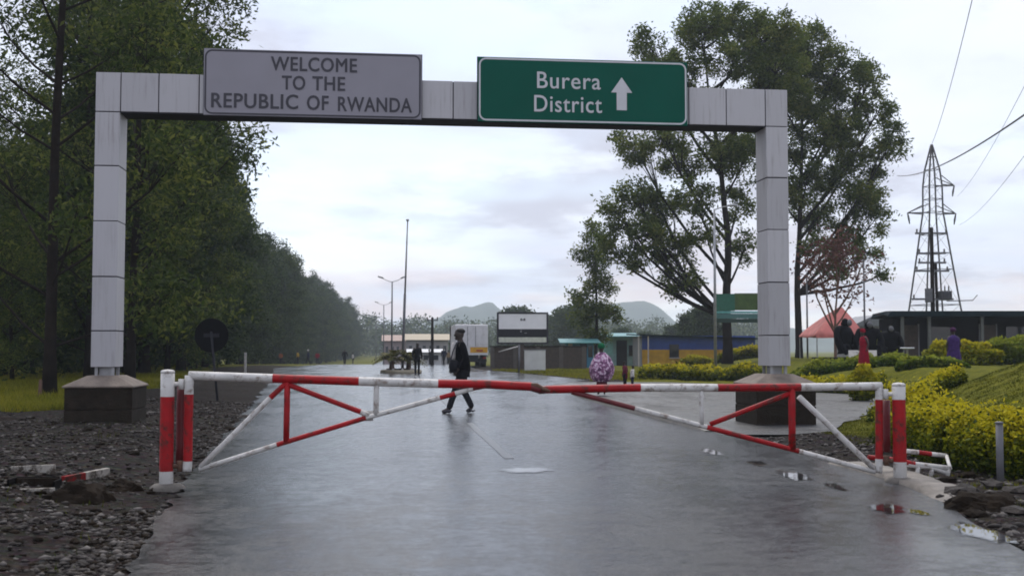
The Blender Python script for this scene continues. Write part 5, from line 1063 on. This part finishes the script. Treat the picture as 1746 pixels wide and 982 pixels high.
def utility(px, ytop, Y, label, arms, r=.13, m_=M_BARK):
    x = P(px, 600, Y).x; z0 = gz(x, Y); h = zt(ytop, Y)-z0; rt = empty('utility_pole', (x, Y, z0), 0, label, 'utility pole'); pole_tube(rt, 'pole', [(0, 0, -.2), (0, 0, h)], [r, r*.7], m_)
    for py, hw in arms:
        o = part(rt, 'cross_arm', M_GALVD, (-hw, hw, -.06, .06, zt(py, Y)-z0-.06, zt(py, Y)-z0+.06))
        for s_ in (-.9, 0, .9): m = MB(); m.lathe([(.03, 0), (.07, .05), (.05, .12), (.07, .17), (.02, .24)], 8, (s_*hw, 0, zt(py, Y)-z0+.062)); m.build('insulator', M_CONC, o)
    return rt
utility(737, 541, 105, 'dark wooden utility pole left of the white truck', [(546, .5)], .16); utility(768, 556, 150, 'farther wooden utility pole behind the white truck', [(560, .5)])
Y = 76; tp_ = utility(1592, 388, Y, 'wooden utility pole carrying a transformer in front of the pylon', [(398, 1.05), (432, .9), (448, .9), (462, 1.1), (510, 1.35)], .17); x = P(1592, 600, Y).x; z0 = gz(x, Y)
o = part(tp_, 'transformer', M_GALVD, (.45, 1.15, -.35, .3, zt(512, Y)-z0, zt(496, Y)-z0), bev=.04)
for q in (.55, .8, 1.05): m = MB(); m.lathe([(.03, 0), (.06, .05), (.04, .14), (.06, .2), (.02, .36)], 8, (q, 0, zt(496, Y)-z0)); m.build('bushing', M_CONC, o)
for q in range(6): part(o, 'cooling_fin', M_GALVD, (.50+q*.11, .53+q*.11, -.47, -.352, zt(511, Y)-z0, zt(498, Y)-z0))
pole_tube(tp_, 'second_pole', [(.42, .2, -.2), (.30, .2, zt(448, Y)-z0)], .10, M_BARK); part(tp_, 'switch_box', M_GALVD, (-.55, -.1, -.3, -.1, zt(516, Y)-z0, zt(492, Y)-z0), bev=.03); pole_tube(tp_, 'bracket', [(.9, 0, zt(512, Y)-z0-.05), (2.6, 0, zt(512, Y)-z0), (2.9, 0, zt(503, Y)-z0)], .03, M_GALVD)
for px, yt, Y, lb, mm in ((1475, 445, 70, 'thin bare pole beside the red tent', M_GALVD), (1377, 470, 78, 'thin grey pole behind the straight dark trunk', M_GALVD)):
    x = P(px, 600, Y).x; r = empty('thin_pole', (x, Y, 0), 0, lb, 'pole'); pole_tube(r, 'shaft', [(0, 0, -.1), (0, 0, zt(yt, Y))], [.07, .05], mm); m = MB(); m.lathe([(.05, 0), (.07, .03), (.02, .1)], 8, (0, 0, zt(yt, Y))); m.build('cap', mm, r)
# lattice pylon
Y = 170; c = P(1595, 600, Y).x; S = Y/FPX; py_ = empty('pylon', (c, Y, 0), R(8), 'tall steel lattice power pylon with paired cross arms', 'pylon'); M_PY = mat('pylon steel', (.035, .028, .028), .7, 0, spec=.2)
def hwz(z): return np.interp(z, [0, zt(520, Y), zt(362, Y), zt(318, Y), zt(300, Y), zt(247, Y)], [3.5, 30*S, 12*S, 11.5*S, 11*S, .05])
lev = [0, zt(575, Y), zt(520, Y), zt(460, Y), zt(432, Y), zt(400, Y), zt(362, Y), zt(340, Y), zt(318, Y), zt(290, Y), zt(268, Y), zt(247, Y)]
for sx in (-1, 1):
    for sy in (-1, 1): pole_tube(py_, 'leg', [(sx*hwz(z), sy*hwz(z), z) for z in lev], .13, M_PY, 5)
for z0, z1 in zip(lev, lev[1:-1] + [lev[-1]-.4]):
    a, b = float(hwz(z0)), float(hwz(z1)); m = MB()
    for (p, q) in (((-1, -1), (1, -1)), ((1, -1), (1, 1)), ((1, 1), (-1, 1)), ((-1, 1), (-1, -1))):
        m.tube([(p[0]*a, p[1]*a, z0), (q[0]*b, q[1]*b, z1)], .022, 4); m.tube([(p[0]*b, p[1]*b, z1), (q[0]*b, q[1]*b, z1)], .05, 4)
    tag(m.build('lattice_panel', M_PY, py_), kind='stuff')
for py, l_, r_ in ((316, 0, 40), (364, -46, 42)):
    for e in (l_, r_):
        if not e: continue
        z = zt(py, Y); s_ = 1 if e > 0 else -1; b = float(hwz(z)); m = MB()
        for sy in (-1, 1): m.tube([(s_*b, sy*b, z), (e*S, 0, z)], .09, 5); m.tube([(s_*b, sy*b, z+1.3), (e*S, 0, z)], .07, 5)
        o = m.build('cross_arm', M_PY, py_); m = MB(); m.tube([(e*S, 0, z), (e*S-s_*.2, 0, z-.9), (e*S-s_*.3, 0, z-1.6)], [.1, .16, .08], 6); m.build('insulator', M_PY, o)
def wire(a, b, sag, r, label):
    m = MB(); pts = [a.lerp(b, t/30)-Vector((0, 0, sag*4*(t/30)*(1-t/30))) for t in range(31)]; m.tube(pts, r, 5, smooth=True); return tag(m.build('power_line', mat('power cable', (.10, .10, .11), .6), None), label, 'power line')
wire(Vector((c, Y, zt(247, Y))), P(1672, -60, 70), 1.0, .030, 'thin earth wire rising steeply from the pylon tip')
wire(P(1530, 300, 120), P(1790, 165, 40), .8, .040, 'thick dark power line crossing behind the pylon top')
wire(Vector((c+42*S, Y, zt(318, Y)-1.5)), P(1790, 60, 60), 1.0, .018, 'faint power line leaving the upper pylon arm')
wire(Vector((c+44*S, Y, zt(366, Y)-1.5)), P(1800, 190, 60), 1.0, .018, 'faint power line leaving the lower pylon arm')
# green roadside panel on two posts
Y = 69; x0, x1 = P(1221, 600, Y).x, P(1312, 600, Y).x; gp_ = empty('roadside_panel', (x0, Y, 0), 0, 'green roadside advertising panel with teal strips on posts', 'billboard'); w_ = x1-x0
part(gp_, 'left_sheet', mat('deep green sheet', (.008, .10, .06), .5), (0, w_*.36, 0, .08, zt(530, Y), zt(501, Y))); part(gp_, 'right_sheet', mat('moss green sheet', (.045, .085, .012), .6, 0, .3, 3), (w_*.362, w_, -.005, .08, zt(529, Y), zt(500, Y)))
part(gp_, 'teal_strip', mat('teal strip', (.10, .32, .30), .5), (0, w_, -.02, .07, zt(534, Y), zt(530.6, Y))); part(gp_, 'lower_sheet', mat('dull teal sheet', (.05, .14, .13), .5), (0, w_, -.004, .07, zt(543, Y), zt(534.6, Y))); part(gp_, 'dark_edge', mat('dark green edge', (.006, .03, .02), .6), (-.02, w_, -.03, .07, zt(550, Y), zt(543.4, Y)))
for a in (-.10, w_-.15): part(gp_, 'post', M_GALV, (a, a+.1, .1, .2, -.2, zt(503, Y)))
# round traffic sign seen from behind, left verge
g = G(372, 684); ts = empty('traffic_sign', (g.x, g.y, gz(g.x, g.y)), 0, 'round traffic sign on a leaning post, seen from its dark back', 'sign'); Yk = g.y; a = P(360, 573, Yk)
pole_tube(ts, 'post', [(0, 0, -.2), (a.x-g.x, 0, a.z+.1)], .032, M_CORE); m = MB(); n_ = 28; r_ = 29*Yk/FPX
m.add([(a.x-g.x+r_*math.cos(2*math.pi*k/n_), q, a.z+r_*math.sin(2*math.pi*k/n_)) for q in (.034, .05) for k in range(n_)], [tuple(range(n_)), tuple(reversed(range(n_, 2*n_)))]+[(k, k+n_, (k+1) % n_+n_, (k+1) % n_) for k in range(n_)]); m.build('disc', mat('sign back dark', (.004, .004, .005), .7, spec=.1), ts)
part(ts, 'bracket', M_CORE, (a.x-g.x-.2, a.x-g.x+.2, .0, .033, a.z-.05, a.z+.05))
# short posts
g = G(1706, 826); sp = empty('steel_post', (g.x, g.y, gz(g.x, g.y)), 0, 'short grey steel post standing before the golden hedge', 'post'); hh = zt(722, g.y)-gz(g.x, g.y); m = MB(); m.tube([(0, 0, -.15), (0, 0, hh)], .036, 10); m.build('shaft', M_GALVD, sp); m = MB(); m.lathe([(.041, 0), (.041, .015), (.02, .022)], 10, (0, 0, hh)); m.build('cap', M_GALVD, sp)
g = G(67, 688); st = empty('stake', (g.x, g.y, gz(g.x, g.y)), 0, 'short reddish wooden stake at the edge of the left gravel', 'stake'); m = MB(); m.tube([(0, 0, -.1), (.02, 0, .5)], [.05, .04], 7); m.build('shaft', M_BARKR, st); m = MB(); m.tube([(.02, 0, .49), (.02, 0, .52)], [.04, .02], 7); m.build('tip', M_BARKR, st)
g = G(418, 638); kp = empty('marker_post', (g.x, g.y, gz(g.x, g.y)), 0, 'thin white marker post at the left roadside before the trees', 'post'); m = MB(); m.box(-.06, .06, -.04, .04, -.1, .95); m.build('shaft', M_WHITE, kp, .01); m = MB(); m.box(-.062, .062, -.042, .042, .96, 1.12); m.build('head', M_WHITE, kp, .01)
# planter island with palm
c = P(684, 600, 67).x; pi_ = empty('planter_island', (c, 67, 0), 0, 'small kerbed planter island in the middle of the road', 'planter'); m = MB(); m.lathe([(1.18, -.05), (1.18, .16), (1.12, .20), (1.0, .20), (.98, .12)], 26); m.build('kerb_ring', mat('cream kerb', (.36, .31, .22), .6, 0, .25, 4), pi_); m = MB(); m.lathe([(.97, .0), (.9, .16), (.4, .26), (.05, .28)], 20); m.build('soil', M_DIRT, pi_)
for k in range(9): a = k*.7; m = MB(); m.lathe([(.05, 0), (.09, .04), (.03, .12)], 7, (math.cos(a)*.8, math.sin(a)*.8, .17)); m.build('white_stone', M_PALE, pi_)
def palm(loc, n_, ln, label, seed):
    q = random.Random(seed); r = empty('palm', loc, 0, label, 'palm'); m = MB(); m.tube([(0, 0, -.05), (0, 0, .3), (.02, 0, .55)], [.16, .14, .10], 9); m.build('trunk', M_BARKR, r)
    for k in range(n_):
        a = 6.28*k/n_+q.uniform(-.2, .2); el = q.uniform(.35, 1.3); l_ = ln*q.uniform(.75, 1.1); V = []; sh = []; spine = []
        for j in range(9):
            t = j/8; rr = l_*t*math.cos(el)*(1-.05*t); z = .5+l_*(math.sin(el)*t-.62*t*t); spine.append(Vector((math.cos(a)*rr, math.sin(a)*rr, z)))
        sd = Vector((-math.sin(a), math.cos(a), 0)); qd = []
        for j in range(1, 9):
            for sgn in (-1, 1):
                b = spine[j-1].lerp(spine[j], .6); d_ = (spine[j]-spine[j-1]).normalized(); w2 = .34*math.sin(math.pi*min(.97, .12+j/9)); tip = b+sd*sgn*w2+d_*w2*.6-Vector((0, 0, .06)); i = len(V); V += [b-d_*.06, b+d_*.06, tip+d_*.03, tip]; qd.append((i, i+1, i+2, i+3)); sh += [q.uniform(.2, .9)]*4
        link('frond', fast_mesh('frond', np.array([tuple(v) for v in V]), np.array(qd), L_PALM, sh), r)
    return r
palm((c-.50, 66.7, .22), 26, 1.55, 'low spreading palm on the outer side of the planter island', 1); palm((c+.42, 67.1, .22), 26, 1.6, 'low spreading palm next to the flagpole in the planter island', 2)
# truck seen from behind
Y = 88; c = P(804, 600, Y).x; tk = empty('truck', (c, Y, 0), R(5.5), 'white box truck seen from behind with a yellow band on its rear', 'truck'); W = 1.24; zt1, zb1 = zt(553, Y), .98; M_TW = mat('truck white', (.78, .76, .78), .5, 0, .08, 2, dirt=(.42, .38, .36), dscale=1.5, damt=.5); M_TY = mat('truck yellow', (.75, .38, .015), .5, 0, .2, 3)
part(tk, 'cargo_box', M_TW, (-W, W, 0, 7.0, zb1, zt1), bev=.05)
for s_ in (-1, 1):
    x0, x1 = (-W+.06, -.012) if s_ < 0 else (.012, W-.06); o = part(tk, 'rear_door', M_TW, (x0, x1, -.045, -.003, zb1+.55, zt1-.08), bev=.01); part(o, 'lock_bar', M_GALVD, (s_*.3-.015, s_*.3+.015, -.075, -.047, zb1+.6, zt1-.15))
part(tk, 'yellow_band', M_TY, (-.1, W-.04, -.052, -.003, zb1+.14, zb1+.54)); part(tk, 'band_white', M_TW, (-W+.05, -.104, -.05, -.003, zb1+.14, zb1+.53)); part(tk, 'emblem', mat('truck red', (.45, .10, .02), .5), (.35, .85, -.056, -.0505, zb1+.2, zb1+.38))
part(tk, 'rear_sill', M_TW, (-W+.02, W-.02, -.06, -.004, zb1-.04, zb1+.12)); part(tk, 'chassis', M_CORE, (-.5, .5, .1, 9.0, .55, zb1-.002)); part(tk, 'bumper', M_CORE, (-W+.1, W-.1, -.02, .12, .42, .62)); part(tk, 'cab', M_TW, (-W+.06, W-.06, 7.15, 9.0, .6, zt1-.75), bev=.08)
for s_ in (-1, 1):
    part(tk, 'tail_lamp', M_RED, (s_*W*.78-.12, s_*W*.78+.12, -.06, -.022, .66, .78))
    for yy in (1.2, 2.3, 7.9):
        m = MB(); m.tube([(s_*.78, yy, .48), (s_*1.16, yy, .48)], .48, 18); o = m.build('tyre', M_BLACK, tk, .04); m = MB(); m.tube([(s_*1.161, yy, .48), (s_*1.18, yy, .48)], .26, 14); m.build('rim', M_GALV, o)
# small pedestal table in the garden
Y = 44; g = P(1547, 604, Y); pt = empty('pedestal_table', (g.x, Y, gz(g.x, Y)), 0, 'small white round pedestal table near the smaller seated gorilla', 'table'); hh = zt(595, Y)-gz(g.x, Y); m = MB(); m.lathe([(.05, -.1), (.04, hh-.05), (.06, hh)], 10); m.build('pedestal', M_GALV, pt); m = MB(); m.lathe([(.10, hh), (.26, hh+.02), (.26, hh+.05), (.24, hh+.06)], 18); m.build('table_top', mat('table white', (.6, .63, .66), .4), pt)

# ------------------------------------------------------------------ haze
hm = bpy.data.materials.new('haze'); hm.use_nodes = True; n = hm.node_tree.nodes; n.clear(); o_ = n.new('ShaderNodeOutputMaterial'); v_ = n.new('ShaderNodeVolumePrincipled')
v_.inputs['Color'].default_value = (.82, .90, 1.0, 1); v_.inputs['Density'].default_value = .00042; v_.inputs['Anisotropy'].default_value = .1
hm.node_tree.links.new(v_.outputs[0], o_.inputs['Volume'])
m = MB(); m.box(-1580, 1580, -20, 1980, -4.5, 86); hz = m.build('haze', hm); tag(hz, 'thin pale damp haze in the air over the whole place', 'haze', kind='stuff')

n = 5000; y = 7+16*rng.uniform(0, 1, n); x = left_x(y)-.3-9*rng.uniform(0, 1, n); keep = (vn(x*.8+9, y*.8) > .42) & (np.abs(x) < .5*y+1); blades('weeds', np.stack([x, y], -1)[keep], .06, .012, L_LAWN, 'sparse small weeds growing through the left gravel verge')
